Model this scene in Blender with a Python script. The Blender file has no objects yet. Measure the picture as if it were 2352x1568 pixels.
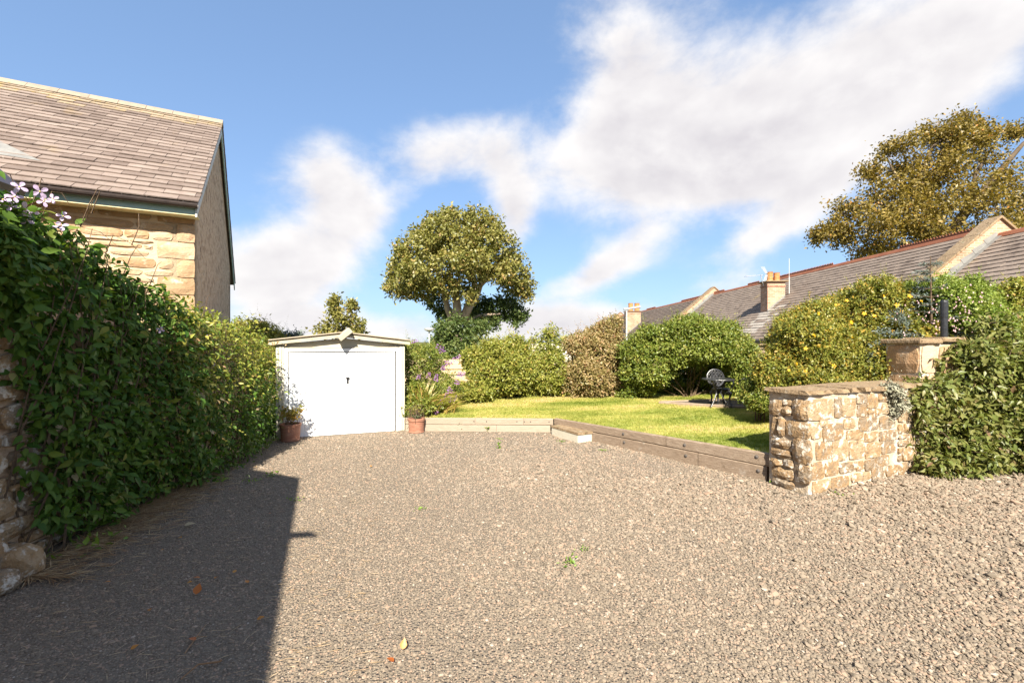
import bpy, bmesh, math, random
import numpy as np
from mathutils import Matrix, Vector

scene = bpy.context.scene
COL = scene.collection
R = math.radians

# ------------------------------------------------------------------ camera, sky, sun, exposure
EYE, FOC = 2.2, 1045.0                       # eye height; focal length in units of a 2352 wide frame
cam = bpy.data.cameras.new('camera'); camo = bpy.data.objects.new('camera', cam); COL.objects.link(camo)
camo.location = (0, 0, EYE); camo.rotation_euler = (R(90), 0, 0)
cam.sensor_width = 36; cam.lens = 16; cam.clip_end = 3000; cam.clip_start = .05
scene.camera = camo
SUN_EL = 40.0
sd = Vector((-.03, 1, -math.tan(R(SUN_EL)) * 1.0005)).normalized()
sun = bpy.data.lights.new('sun', 'SUN'); suno = bpy.data.objects.new('sun', sun); COL.objects.link(suno)
suno.rotation_euler = sd.to_track_quat('-Z', 'Y').to_euler(); suno.location = (0, -20, 30)
sun.energy = 4.6; sun.angle = R(.53); sun.color = (1, .925, .79)
scene.view_settings.view_transform = 'Standard'; scene.view_settings.look = 'None'
scene.view_settings.gamma = 1; scene.view_settings.use_curve_mapping = False
scene.view_settings.exposure = 1.58

W = bpy.data.worlds.new('World'); scene.world = W; W.use_nodes = True
def build_world():
    nt = W.node_tree; nt.nodes.clear(); N = nt.nodes.new; Lk = nt.links.new
    def math_(op, a, b=None, c=None, clamp=False):
        n = N('ShaderNodeMath'); n.operation = op; n.use_clamp = clamp
        for i, v in enumerate((a, b, c)):
            if v is None: continue
            if isinstance(v, (int, float)): n.inputs[i].default_value = v
            else: Lk(v, n.inputs[i])
        return n.outputs[0]
    out = N('ShaderNodeOutputWorld'); bg = N('ShaderNodeBackground'); Lk(bg.outputs[0], out.inputs[0])
    S = .1
    bg.inputs[1].default_value = S
    sky = N('ShaderNodeTexSky'); sky.sky_type = 'NISHITA'; sky.sun_disc = False
    sky.sun_elevation = R(SUN_EL); sky.sun_rotation = R(180 - 1.7); sky.air_density = 1.0; sky.dust_density = .6; sky.ozone_density = 1.6
    tc = N('ShaderNodeTexCoord'); D = tc.outputs['Generated']
    sep = N('ShaderNodeSeparateXYZ'); Lk(D, sep.inputs[0]); x, y, z = sep.outputs
    az = math_('ARCTAN2', x, y); el = math_('ARCSINE', z)
    cmb = N('ShaderNodeCombineXYZ'); Lk(az, cmb.inputs[0]); Lk(el, cmb.inputs[1]); AE = cmb.outputs[0]
    def noise(scale, detail, rough, dist, off=(0, 0, 0)):
        mp = N('ShaderNodeMapping'); Lk(D, mp.inputs[0]); mp.inputs[1].default_value = off; mp.inputs[3].default_value = (1, 1, 1.5)
        n = N('ShaderNodeTexNoise'); Lk(mp.outputs[0], n.inputs['Vector']); n.inputs['Scale'].default_value = scale
        n.inputs['Detail'].default_value = detail; n.inputs['Roughness'].default_value = rough; n.inputs['Distortion'].default_value = dist
        return n.outputs[0]
    n1 = noise(4.6, 9, .6, .12)
    n1s = noise(4.6, 4, .55, .12, (.02, .0, .055))
    n2 = noise(2.3, 6, .55, .1, (3.1, 1.7, .4))
    # cumulus banks: azimuth, elevation (deg), half sizes (deg), roll (deg), weight
    CL = CLOUDS
    tot = None
    for a, e, ra, re, roll, w in CL:
        mp = N('ShaderNodeMapping'); mp.vector_type = 'TEXTURE'; Lk(AE, mp.inputs[0])
        mp.inputs[1].default_value = (R(a), R(e), 0); mp.inputs[2].default_value = (0, 0, R(roll)); mp.inputs[3].default_value = (R(ra), R(re), 1)
        l = N('ShaderNodeVectorMath'); l.operation = 'DOT_PRODUCT'; Lk(mp.outputs[0], l.inputs[0]); Lk(mp.outputs[0], l.inputs[1])
        g = math_('MULTIPLY', math_('EXPONENT', math_('MULTIPLY', l.outputs['Value'], -1.0)), w)
        tot = g if tot is None else math_('ADD', tot, g)
    # elsewhere in the sky: same kind of cloud, thickened out of view for neutral fill
    fwd = math_('MULTIPLY', y, 2.0, clamp=True)
    rest = math_('MULTIPLY', math_('SUBTRACT', 1.0, fwd), math_('MULTIPLY', math_('SUBTRACT', n2, .36), 3.4, clamp=True))
    tot = math_('ADD', tot, math_('MULTIPLY', rest, 1.0))
    dens = math_('ADD', math_('SUBTRACT', tot, .5), math_('MULTIPLY', math_('MULTIPLY', math_('SUBTRACT', n1, .5), 2.2), math_('ADD', .25, math_('MULTIPLY', tot, 2.2), clamp=True)))
    mr = N('ShaderNodeMapRange'); mr.interpolation_type = 'SMOOTHSTEP'; Lk(dens, mr.inputs[0])
    mr.inputs[1].default_value = -.34; mr.inputs[2].default_value = .58
    cov = mr.outputs[0]
    # thickness, and relief towards the upper sunlit side
    rel = math_('ADD', .5, math_('MULTIPLY', math_('SUBTRACT', n1, n1s), 2.6), clamp=True)
    thick = N('ShaderNodeMapRange'); Lk(dens, thick.inputs[0]); thick.inputs[1].default_value = .15; thick.inputs[2].default_value = 1.1
    thick.inputs[3].default_value = 0; thick.inputs[4].default_value = .5
    f = math_('SUBTRACT', math_('ADD', math_('MULTIPLY', rel, .8), .58), thick.outputs[0], clamp=True)
    mixc = N('ShaderNodeMix'); mixc.data_type = 'RGBA'; Lk(f, mixc.inputs[0])
    k = 1 / S
    mixc.inputs[6].default_value = (.225 * k, .215 * k, .232 * k, 1); mixc.inputs[7].default_value = (.35 * k, .342 * k, .34 * k, 1)
    # sky colour
    gm = N('ShaderNodeGamma'); Lk(sky.outputs[0], gm.inputs[0]); gm.inputs[1].default_value = .5      # evens the blue out between zenith and horizon
    hs = N('ShaderNodeMix'); hs.data_type = 'RGBA'; hs.blend_type = 'MULTIPLY'; hs.inputs[0].default_value = 1; Lk(gm.outputs[0], hs.inputs[6]); hs.inputs[7].default_value = (.825, 1.085, 1.455, 1)
    mx = N('ShaderNodeMix'); mx.data_type = 'RGBA'; Lk(cov, mx.inputs[0]); Lk(hs.outputs[2], mx.inputs[6]); Lk(mixc.outputs[2], mx.inputs[7])
    Lk(mx.outputs[2], bg.inputs[0])
def ae(px, py):
    a = math.atan((px - 1176) / FOC); e = math.atan((784 - py) / FOC * math.cos(a)); return math.degrees(a), math.degrees(e)
def cl(px, py, rx, ry, roll, w):
    a, e = ae(px, py); c = math.cos(R(a)); k = 57.3 / FOC
    return (a, e, rx * k * c * c * 1.05, ry * k * c * 1.05, roll, w * 1.08)
CLOUDS = [cl(1430, 230, 150, 200, 0, 1.0), cl(1640, 290, 210, 150, 10, 1.0), cl(1900, 230, 260, 140, 18, 1.05), cl(2180, 90, 280, 130, 25, 1.05),
          cl(1330, 350, 80, 50, 0, .4), cl(1640, 420, 150, 60, 0, .6), cl(1860, 450, 160, 55, 30, .75), cl(1740, 550, 110, 35, 25, .6),
          cl(690, 570, 200, 115, 10, 1.0), cl(770, 410, 90, 75, -10, .7), cl(600, 640, 130, 70, 0, .75), cl(850, 480, 80, 70, 0, .5),
          cl(1030, 350, 120, 66, 0, .74), cl(1165, 400, 60, 90, 0, .66), cl(1180, 515, 40, 55, 0, .6), cl(960, 400, 60, 40, 0, .3),
          cl(900, 760, 160, 45, 0, 1.1), cl(1240, 745, 160, 45, 0, 1.1), cl(1420, 740, 120, 40, 0, .8), cl(690, 740, 120, 35, 0, .7),
          cl(1430, 585, 115, 42, 32, .78), cl(1340, 645, 90, 34, 20, .5), cl(1680, 650, 90, 35, 10, .6), cl(2330, 560, 90, 80, 0, .8)]
build_world()

# ------------------------------------------------------------------ geometry helpers
def P(px, py, Y): return Vector(((px - 1176) / FOC * Y, Y, EYE + (784 - py) / FOC * Y))
def G(px, py, z=0): Y = (EYE - z) * FOC / (py - 784); return P(px, py, Y)
def nz(v): return v / np.maximum(np.linalg.norm(v, axis=-1, keepdims=True), 1e-9)
_nr = np.random.default_rng(5)
_nd = [(nz(_nr.normal(size=3)), _nr.uniform(0, 6.28), 2 ** (i / 3)) for i in range(12)]
def vnoise(p, f=1.0):
    s = np.zeros(len(p))
    for d, ph, k in _nd: s += np.sin(p @ d * f * k * 2.2 + ph) / k ** .7
    return s / 3.6
def mesh(name, V, F, smooth=False):
    me = bpy.data.meshes.new(name); me.from_pydata([tuple(v) for v in V], [], [tuple(f) for f in F]); me.update()
    if smooth:
        for p in me.polygons: p.use_smooth = True
    return me
def add(name, me, mat=None, parent=None, M=None, kind=None, label=None):
    o = bpy.data.objects.new(name, me); COL.objects.link(o)
    if mat is not None:
        if not me.materials: me.materials.append(mat)
        elif me.materials[0] is not mat:
            o.material_slots[0].link = 'OBJECT'; o.material_slots[0].material = mat
    if parent is not None: o.parent = parent
    if M is not None: o.matrix_basis = M
    if kind: o['kind'] = kind
    if label: o['label'] = label
    return o
def thing(name, label, cat, loc=(0, 0, 0), rz=0, group=None):
    o = bpy.data.objects.new(name, None); COL.objects.link(o); o.empty_display_size = .2
    o.location = loc; o.rotation_euler = (0, 0, rz); o['label'] = label; o['category'] = cat
    if group: o['group'] = group
    return o
def tag(o, label, cat, group=None):
    o['label'] = label; o['category'] = cat
    if group: o['group'] = group
    return o
def cp(o, parent=None):
    c = o.copy(); COL.objects.link(c)
    if parent is not None: c.parent = parent
    return c
class MB:
    def __init__(s): s.V = []; s.F = []
    def addm(s, V, F):
        b = len(s.V); s.V += [tuple(v) for v in V]; s.F += [tuple(i + b for i in f) for f in F]; return s
    def box(s, c, d, M=None, bev=0):
        x, y, z = d[0] / 2, d[1] / 2, d[2] / 2
        if bev:
            b = bev; V = []; 
            for sx in (-1, 1):
                for sy in (-1, 1):
                    for sz in (-1, 1):
                        V += [(sx * x, sy * (y - b), sz * (z - b)), (sx * (x - b), sy * y, sz * (z - b)), (sx * (x - b), sy * (y - b), sz * z)]
            bm = bmesh.new(); [bm.verts.new(v) for v in V]; r = bmesh.ops.convex_hull(bm, input=bm.verts)
            bmesh.ops.dissolve_limit(bm, angle_limit=.01, verts=bm.verts, edges=bm.edges)
            bm.verts.index_update(); V = [v.co.copy() for v in bm.verts]; F = [[v.index for v in f.verts] for f in bm.faces]; bm.free()
        else:
            V = [Vector((sx * x, sy * y, sz * z)) for sx in (-1, 1) for sy in (-1, 1) for sz in (-1, 1)]
            F = [(0, 1, 3, 2), (4, 6, 7, 5), (0, 4, 5, 1), (2, 3, 7, 6), (0, 2, 6, 4), (1, 5, 7, 3)]
        c = Vector(c)
        V = [(M @ v if M is not None else v) + c for v in V]
        return s.addm(V, F)
    def tube(s, pts, r, n=8, cap=True):
        pts = [Vector(p) for p in pts]; m = len(pts)
        rs = [r] * m if isinstance(r, (int, float)) else list(r)
        V = []; F = []; prev = None
        for i, p in enumerate(pts):
            t = (pts[min(i + 1, m - 1)] - pts[max(i - 1, 0)]).normalized()
            if prev is None: a = t.orthogonal().normalized()
            else:
                a = prev - t * prev.dot(t); a = a.normalized() if a.length > 1e-6 else t.orthogonal().normalized()
            prev = a; b = t.cross(a)
            for k in range(n):
                th = 2 * math.pi * k / n; V.append(p + (a * math.cos(th) + b * math.sin(th)) * rs[i])
        for i in range(m - 1):
            for k in range(n): F.append((i * n + k, i * n + (k + 1) % n, (i + 1) * n + (k + 1) % n, (i + 1) * n + k))
        if cap: F += [tuple(range(n - 1, -1, -1)), tuple((m - 1) * n + k for k in range(n))]
        return s.addm(V, F)
    def lathe(s, prof, n=24, c=(0, 0, 0)):
        V = []; F = []
        for r, z in prof:
            for k in range(n): V.append((c[0] + r * math.cos(6.28318 * k / n), c[1] + r * math.sin(6.28318 * k / n), c[2] + z))
        for i in range(len(prof) - 1):
            for k in range(n): F.append((i * n + k, i * n + (k + 1) % n, (i + 1) * n + (k + 1) % n, (i + 1) * n + k))
        return s.addm(V, F)
    def prism(s, poly, off):
        off = Vector(off); n = len(poly); A = [Vector(p) for p in poly]; V = A + [p + off for p in A]
        F = [tuple(range(n - 1, -1, -1)), tuple(range(n, 2 * n))] + [(i, (i + 1) % n, n + (i + 1) % n, n + i) for i in range(n)]
        return s.addm(V, F)
    def mesh(s, name, smooth=False, fix=True):
        me = mesh(name, s.V, s.F, smooth)
        if fix:
            bm = bmesh.new(); bm.from_mesh(me); bmesh.ops.recalc_face_normals(bm, faces=bm.faces); bm.to_mesh(me); bm.free()
        return me
    def build(s, name, mat, parent=None, M=None, smooth=False, kind=None, label=None):
        return add(name, s.mesh(name, smooth), mat, parent, M, kind, label)

# ------------------------------------------------------------------ materials
def ramp_set(r, cols, pos=None):
    e = r.color_ramp.elements
    while len(e) > 1: e.remove(e[-1])
    n = len(cols)
    for i, c in enumerate(cols):
        p = (i / (n - 1) if n > 1 else 0) if pos is None else pos[i]
        el = e[0] if i == 0 else e.new(p)
        el.position = p; el.color = (*c, 1)
def M_(name, cols, scale=6, rough=.85, rnd=0, bump=.3, bscale=40, detail=6, spec=.25, pos=None, stain=None, metal=0, stretch=None, voro=0, rndmul=0, lo=.3, hi=.7):
    m = bpy.data.materials.new(name); m.use_nodes = True; nt = m.node_tree; N = nt.nodes.new; Lk = nt.links.new
    b = nt.nodes['Principled BSDF']; b.inputs['Roughness'].default_value = rough; b.inputs['Specular IOR Level'].default_value = spec; b.inputs['Metallic'].default_value = metal
    g = N('ShaderNodeNewGeometry'); vec = g.outputs['Position']
    if stretch:
        mp = N('ShaderNodeMapping'); Lk(vec, mp.inputs[0]); mp.inputs[2].default_value = (0, 0, stretch[3] if len(stretch) > 3 else 0); mp.inputs[3].default_value = stretch[:3]; vec = mp.outputs[0]
    n = N('ShaderNodeTexNoise'); Lk(vec, n.inputs['Vector']); n.inputs['Scale'].default_value = scale; n.inputs['Detail'].default_value = detail; n.inputs['Roughness'].default_value = .62
    mr = N('ShaderNodeMapRange'); Lk(n.outputs[0], mr.inputs[0]); mr.inputs[1].default_value = lo; mr.inputs[2].default_value = hi
    fac = mr.outputs[0]
    oi = N('ShaderNodeObjectInfo')
    if rnd:
        mx = N('ShaderNodeMix'); mx.inputs[0].default_value = rnd; Lk(fac, mx.inputs[2]); Lk(oi.outputs['Random'], mx.inputs[3]); fac = mx.outputs[0]
    r = N('ShaderNodeValToRGB'); ramp_set(r, cols, pos); Lk(fac, r.inputs[0]); col = r.outputs[0]
    if stain:     # list of (colour, scale, threshold, softness, offset)
        for c, sc, th, sf, off in stain:
            mp = N('ShaderNodeMapping'); Lk(g.outputs['Position'], mp.inputs[0]); mp.inputs[1].default_value = (off, off * 2, off * .7)
            n2 = N('ShaderNodeTexNoise'); Lk(mp.outputs[0], n2.inputs['Vector']); n2.inputs['Scale'].default_value = sc; n2.inputs['Detail'].default_value = 5; n2.inputs['Roughness'].default_value = .65
            m2 = N('ShaderNodeMapRange'); Lk(n2.outputs[0], m2.inputs[0]); m2.inputs[1].default_value = th; m2.inputs[2].default_value = th + sf
            mx = N('ShaderNodeMix'); mx.data_type = 'RGBA'; Lk(m2.outputs[0], mx.inputs[0]); Lk(col, mx.inputs[6]); mx.inputs[7].default_value = (*c, 1); col = mx.outputs[2]
    if rndmul:
        m3 = N('ShaderNodeMapRange'); Lk(oi.outputs['Random'], m3.inputs[0]); m3.inputs[3].default_value = 1 - rndmul; m3.inputs[4].default_value = 1 + rndmul
        hs = N('ShaderNodeHueSaturation'); Lk(col, hs.inputs['Color']); Lk(m3.outputs[0], hs.inputs['Value']); col = hs.outputs[0]
    Lk(col, b.inputs['Base Color'])
    if bump:
        if voro:
            bn = N('ShaderNodeTexVoronoi'); bn.inputs['Scale'].default_value = bscale
        else:
            bn = N('ShaderNodeTexNoise'); bn.inputs['Scale'].default_value = bscale; bn.inputs['Detail'].default_value = 5
        Lk(vec, bn.inputs['Vector'])
        bp = N('ShaderNodeBump'); bp.inputs['Strength'].default_value = bump; bp.inputs['Distance'].default_value = .02; Lk(bn.outputs[0], bp.inputs['Height']); Lk(bp.outputs[0], b.inputs['Normal'])
    return m
def leafmat(name, cols, pos=None, trans=.28, rough=.42, spec=.36, attr=True):
    m = bpy.data.materials.new(name); m.use_nodes = True; nt = m.node_tree; N = nt.nodes.new; Lk = nt.links.new
    b = nt.nodes['Principled BSDF']; b.inputs['Roughness'].default_value = rough; b.inputs['Specular IOR Level'].default_value = spec
    r = N('ShaderNodeValToRGB'); ramp_set(r, cols, pos)
    if attr:
        at = N('ShaderNodeAttribute'); at.attribute_name = 'tone'; f = at.outputs['Fac']
        oi = N('ShaderNodeObjectInfo'); ad = N('ShaderNodeMath'); ad.operation = 'MULTIPLY_ADD'; Lk(oi.outputs['Random'], ad.inputs[0]); ad.inputs[1].default_value = .12; Lk(f, ad.inputs[2]); Lk(ad.outputs[0], r.inputs[0])
    else:
        oi = N('ShaderNodeObjectInfo'); Lk(oi.outputs['Random'], r.inputs[0])
    Lk(r.outputs[0], b.inputs['Base Color'])
    t = N('ShaderNodeBsdfTranslucent')
    gm = N('ShaderNodeMix'); gm.data_type = 'RGBA'; gm.blend_type = 'MULTIPLY'; gm.inputs[0].default_value = 1; Lk(r.outputs[0], gm.inputs[6]); gm.inputs[7].default_value = (1.5, 1.5, .7, 1); Lk(gm.outputs[2], t.inputs[0])
    mx = N('ShaderNodeMixShader'); mx.inputs[0].default_value = trans; Lk(b.outputs[0], mx.inputs[1]); Lk(t.outputs[0], mx.inputs[2])
    Lk(mx.outputs[0], nt.nodes['Material Output'].inputs[0])
    return m
def brickmat(name, c1, c2, mortar, sx=1.0):
    m = bpy.data.materials.new(name); m.use_nodes = True; nt = m.node_tree; N = nt.nodes.new; Lk = nt.links.new
    b = nt.nodes['Principled BSDF']; b.inputs['Roughness'].default_value = .9; b.inputs['Specular IOR Level'].default_value = .2
    g = N('ShaderNodeNewGeometry'); s = N('ShaderNodeSeparateXYZ'); Lk(g.outputs['Position'], s.inputs[0])
    a = N('ShaderNodeMath'); Lk(s.outputs[0], a.inputs[0]); Lk(s.outputs[1], a.inputs[1])
    c = N('ShaderNodeCombineXYZ'); Lk(a.outputs[0], c.inputs[0]); Lk(s.outputs[2], c.inputs[1])
    br = N('ShaderNodeTexBrick'); Lk(c.outputs[0], br.inputs['Vector']); br.inputs['Scale'].default_value = 1
    br.inputs['Brick Width'].default_value = .225 * sx; br.inputs['Row Height'].default_value = .075 * sx; br.inputs['Mortar Size'].default_value = .006 * sx; br.inputs['Bias'].default_value = -.1
    br.inputs[1].default_value = (*c1, 1); br.inputs[2].default_value = (*c2, 1); br.inputs[3].default_value = (*mortar, 1)
    n = N('ShaderNodeTexNoise'); n.inputs['Scale'].default_value = 2.2; n.inputs['Detail'].default_value = 6; Lk(g.outputs['Position'], n.inputs['Vector'])
    mr = N('ShaderNodeMapRange'); Lk(n.outputs[0], mr.inputs[0]); mr.inputs[1].default_value = .3; mr.inputs[2].default_value = .7; mr.inputs[3].default_value = .8; mr.inputs[4].default_value = 1.2
    hs = N('ShaderNodeHueSaturation'); Lk(br.outputs[0], hs.inputs['Color']); Lk(mr.outputs[0], hs.inputs['Value']); Lk(hs.outputs[0], b.inputs['Base Color'])
    bp = N('ShaderNodeBump'); bp.invert = True; bp.inputs['Strength'].default_value = .5; bp.inputs['Distance'].default_value = .01; Lk(br.outputs['Fac'], bp.inputs['Height']); Lk(bp.outputs[0], b.inputs['Normal'])
    return m

# ------------------------------------------------------------------ foliage helpers
T_LEAF = (np.array([(0, 0, 0), (.3, .42, .07), (0, 1, -.06), (-.3, .42, .07)]), [(0, 1, 2), (0, 2, 3)])
T_OVATE = (np.array([(0, 0, 0), (0, .5, -.03), (0, 1.02, -.16), (.2, .16, .03), (.29, .42, .05), (.17, .72, -.02), (-.2, .16, .03), (-.29, .42, .05), (-.17, .72, -.02)]),
           [(0, 3, 4, 1), (1, 4, 5, 2), (0, 1, 7, 6), (1, 2, 8, 7)])
T_NARROW = (np.array([(0, 0, 0), (.16, .4, .05), (0, 1, -.12), (-.16, .4, .05)]), [(0, 1, 2), (0, 2, 3)])
T_NEEDLE = (np.array([(0, 0, 0), (.07, .5, .02), (0, 1, 0), (-.07, .5, .02)]), [(0, 1, 2), (0, 2, 3)])
def frames(L, N):
    L = nz(L); N = N - L * np.sum(N * L, 1, keepdims=True); N = nz(N); X = np.cross(L, N); return X, L, N
def leaf_mesh(name, pos, L, N, size, tone, tmpl, wide=1.0):
    tv, tf = tmpl; n = len(pos); m = len(tv); X, L, N = frames(L, N)
    V = pos[:, None, :] + size[:, None, None] * (tv[None, :, 0:1] * X[:, None, :] * wide + tv[None, :, 1:2] * L[:, None, :] + tv[None, :, 2:3] * N[:, None, :])
    V = V.reshape(-1, 3).astype(np.float32)
    fl = [len(f) for f in tf]; base = np.concatenate([np.array(f) for f in tf])
    idx = (base[None, :] + (np.arange(n) * m)[:, None]).ravel().astype(np.int32)
    tot = np.tile(np.array(fl, dtype=np.int32), n); st = np.concatenate([[0], np.cumsum(tot)[:-1]]).astype(np.int32)
    me = bpy.data.meshes.new(name); me.vertices.add(len(V)); me.vertices.foreach_set('co', V.ravel())
    me.loops.add(len(idx)); me.loops.foreach_set('vertex_index', idx)
    me.polygons.add(len(tot)); me.polygons.foreach_set('loop_start', st); me.polygons.foreach_set('loop_total', tot)
    me.update(calc_edges=True)
    at = me.attributes.new('tone', 'FLOAT', 'POINT'); at.data.foreach_set('value', np.repeat(tone, m).astype(np.float32))
    return me
def shoots(rng, pos, nrm, k, length, size, droop=.25, up=.35, spread=1.0, rnd=.5, jit=.35, face=.5):
    n = len(pos); Z = np.array([0, 0, 1.0])
    ax = nz(nrm + Z * up + rng.normal(size=(n, 3)) * rnd)
    t = rng.uniform(-.5, .5, (n, k))
    p = pos[:, None] + ax[:, None] * (t[..., None] * length) + rng.normal(size=(n, k, 3)) * (.16 * length)
    rad = rng.normal(size=(n, k, 3))
    L = ax[:, None] * .6 + nz(rad) * spread - Z * droop
    Nn = nrm[:, None] * face + Z * .55 + rng.normal(size=(n, k, 3)) * .5
    S = size * rng.uniform(.65, 1.25, (n, k))
    tone = np.clip(rng.uniform(0, 1, n)[:, None] * .6 + rng.uniform(0, 1, (n, k)) * .4 + rng.normal(size=(n, k)) * .05, 0, 1)
    f = lambda a: a.reshape(-1, 3)
    return f(p), f(L), f(Nn), S.ravel(), tone.ravel()
def blob_surface(rng, blobs, per_area, shell=.3, lump=.14, freq=1.5, zmin=-9, inner=.78):
    Ps, Ns = [], []
    C = [(np.array(b[0]), np.array(b[1])) for b in blobs]
    for i, (c, r) in enumerate(C):
        area = 4 * math.pi * ((r[0] * r[1]) ** 1.6 + (r[0] * r[2]) ** 1.6 + (r[1] * r[2]) ** 1.6) ** (1 / 1.6) / 3 ** (1 / 1.6)
        n = max(8, int(area * per_area)); d = nz(rng.normal(size=(n, 3)))
        k = 1 - np.abs(rng.normal(size=n)) * shell * .5 + (rng.random(n) < .16) * np.abs(rng.normal(size=n)) * .13
        q = c + d * r * k[:, None]; k2 = 1 + lump * vnoise(q, freq); q = c + d * r * (k * k2)[:, None]
        ok = q[:, 2] > zmin
        for j, (c2, r2) in enumerate(C):
            if j != i: ok &= np.linalg.norm((q - c2) / r2, axis=1) > inner
        Ps.append(q[ok]); Ns.append(nz(d / r)[ok])
    return np.concatenate(Ps), np.concatenate(Ns)
def pb(px, py, Y, rx, ry, dep=None):
    c = P(px, py, Y); s = Y / FOC; return (c, (rx * s, dep if dep else rx * s, ry * s))
def stems_mesh(rng, base, tips, r=.015, wob=.06):
    mb = MB()
    for t in tips:
        b = Vector(base) + Vector(rng.normal(size=3) * (.12, .12, 0)); t = Vector(t); pts = []
        for i in range(5):
            u = i / 4; pts.append(b.lerp(t, u) + Vector(rng.normal(size=3) * wob) * math.sin(u * 3.14) + Vector((0, 0, .1 * math.sin(u * 3.14))))
        mb.tube(pts, [r * (1 - .6 * i / 4) for i in range(5)], 5)
    return mb
def single_leaves(root, arr, tmpl_meshes, mat, rng, count, wide=1.0, score=None):
    """the leaves that show largest become parts of their own; returns the mask of those left for the mass"""
    pos, L, N, S, T = arr
    X, Lm, Nm = frames(L, N)
    cam = np.array([0, 0, EYE]); dist = np.linalg.norm(pos - cam, axis=1)
    facing = np.abs(np.sum(Nm * nz(cam - pos), 1))
    sc = S / dist * (.35 + facing) if score is None else score * S / dist * (.35 + facing)
    pick = np.argsort(-sc)[:count]
    rl = root.location
    for i in pick:
        me = tmpl_meshes[int(T[i] * 3.999 * len(tmpl_meshes) / 4) % len(tmpl_meshes)]
        s = S[i]
        Mx = Matrix(((X[i][0] * s * wide, Lm[i][0] * s, Nm[i][0] * s, pos[i][0] - rl.x), (X[i][1] * s * wide, Lm[i][1] * s, Nm[i][1] * s, pos[i][1] - rl.y),
                     (X[i][2] * s * wide, Lm[i][2] * s, Nm[i][2] * s, pos[i][2] - rl.z), (0, 0, 0, 1)))
        add('leaf', me, mat, root, Mx)
    keep = np.ones(len(pos), bool); keep[pick] = False
    return keep
def leaf_protos(name, tmpl, mat, tones=(.1, .35, .6, .85)):
    out = []
    for t in tones:
        me = leaf_mesh(name, np.zeros((1, 3)), np.array([[0, 1., 0]]), np.array([[0, 0, 1.]]), np.ones(1), np.array([t]), tmpl); me.materials.append(mat); out.append(me)
    return out
def lobes(blobs, rng, n=8, f=.44):
    out = []
    for c, r in blobs:
        c = np.array(c); r = np.array(r); out.append((c, r * .80))
        for _ in range(n):
            d = nz(rng.normal(size=3)); k = rng.uniform(.55, 1.3) * f
            out.append((c + d * r * rng.uniform(.60, .92), r * k * rng.uniform(.85, 1.15, 3)))
    return out
def bush(name, label, blobs, leaf, mat, seed, cat='bush', cover=2.6, k=7, length=None, tmpl=T_LEAF, zmin=.3, group=None, lump=.16, freq=1.6, shell=.32, droop=.25, up=.35, stems=6, stem_mat=None, inner=.78, rnd=.5, base=None, lobe=(10, .46), sprig=2.2):
    rng = np.random.default_rng(seed)
    cs = np.array([b[0] for b in blobs]); ctr = cs.mean(0)
    root = thing(name, label, cat, (ctr[0], ctr[1], zmin) if base is None else base, group=group)
    la = leaf * leaf * .3
    if lobe: blobs = lobes(blobs, rng, *lobe)
    pos, nrm = blob_surface(rng, blobs, cover / la / k, shell, lump, freq, zmin, inner)
    if length is None: length = leaf * 2.4
    a = shoots(rng, pos, nrm, k, length, leaf, droop, up, rnd=rnd)
    if sprig:
        m = max(10, int(len(pos) * k * .0035 * sprig)); w = (nrm[:, 2] > -.1) & (nrm[:, 1] < .5); ids = np.flatnonzero(w); ids = rng.choice(ids, m)
        d = nz(nrm[ids] * .8 + np.array([0, 0, .9]) + rng.normal(size=(m, 3)) * .45); t = np.linspace(0, 1, 9)
        ln = leaf * rng.uniform(3, 7, m); q = pos[ids][:, None] + d[:, None] * (t[None, :, None] * ln[:, None, None]) - np.array([0, 0, 1.]) * (t ** 2)[None, :, None] * (ln * .15)[:, None, None]
        L = d[:, None] * .7 + rng.normal(size=(m, 9, 3)) * .7; S = np.repeat(leaf * rng.uniform(.6, 1, m), 9) * np.tile(1 - .5 * t, m); Tn = np.repeat(rng.uniform(.3, 1, m), 9)
        b_ = (q.reshape(-1, 3), L.reshape(-1, 3), rng.normal(size=(m * 9, 3)) + [0, 0, .8], S, Tn); a = tuple(np.concatenate([u, v]) for u, v in zip(a, b_))
    off = np.array(root.location)
    me = leaf_mesh('foliage', a[0] - off, *a[1:], tmpl)
    add('foliage', me, mat, root, kind='stuff')
    if stems:
        tips = [cs[rng.integers(len(cs))] + rng.normal(size=3) * .2 - off for _ in range(stems)]
        stems_mesh(rng, (0, 0, -.1), tips, .02).build('stem', stem_mat or MAT['twig'], root, kind='stuff')
    return root
MAT = {}
rng0 = np.random.default_rng(1); random.seed(3)
MAT['twig'] = M_('twig bark', [(.06, .04, .025), (.16, .11, .07)], 20, .9, bump=.3)
MAT['sandstone'] = M_('sandstone', [(0.279, 0.172, 0.093), (0.4, 0.274, 0.163), (0.465, 0.353, 0.242), (0.353, 0.209, 0.107), (0.307, 0.233, 0.167)], 3.5, .9, rnd=.75, bump=.7, bscale=28, stain=[((.56, .46, .34), 5, .58, .12, 3), ((.17, .125, .09), 7, .66, .12, 9)])
MAT['rubble'] = M_('lichened rubble stone', [(.21, .145, .085), (.34, .25, .155), (.27, .17, .085), (.20, .155, .11), (.40, .315, .215)], 9, .94, rnd=.5, bump=1.0, bscale=34, stain=[((.52, .47, .40), 9, .53, .09, 5), ((.50, .45, .38), 34, .65, .05, 1), ((.12, .085, .055), 7, .58, .12, 2)])
MAT['mortar'] = M_('lime mortar', [(0.381, 0.291, 0.196), (0.493, 0.409, 0.308)], 6, .95, bump=.9, bscale=30, stain=[((.54, .50, .44), 6, .52, .12, 1), ((.25, .18, .11), 4, .62, .1, 7)])
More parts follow.
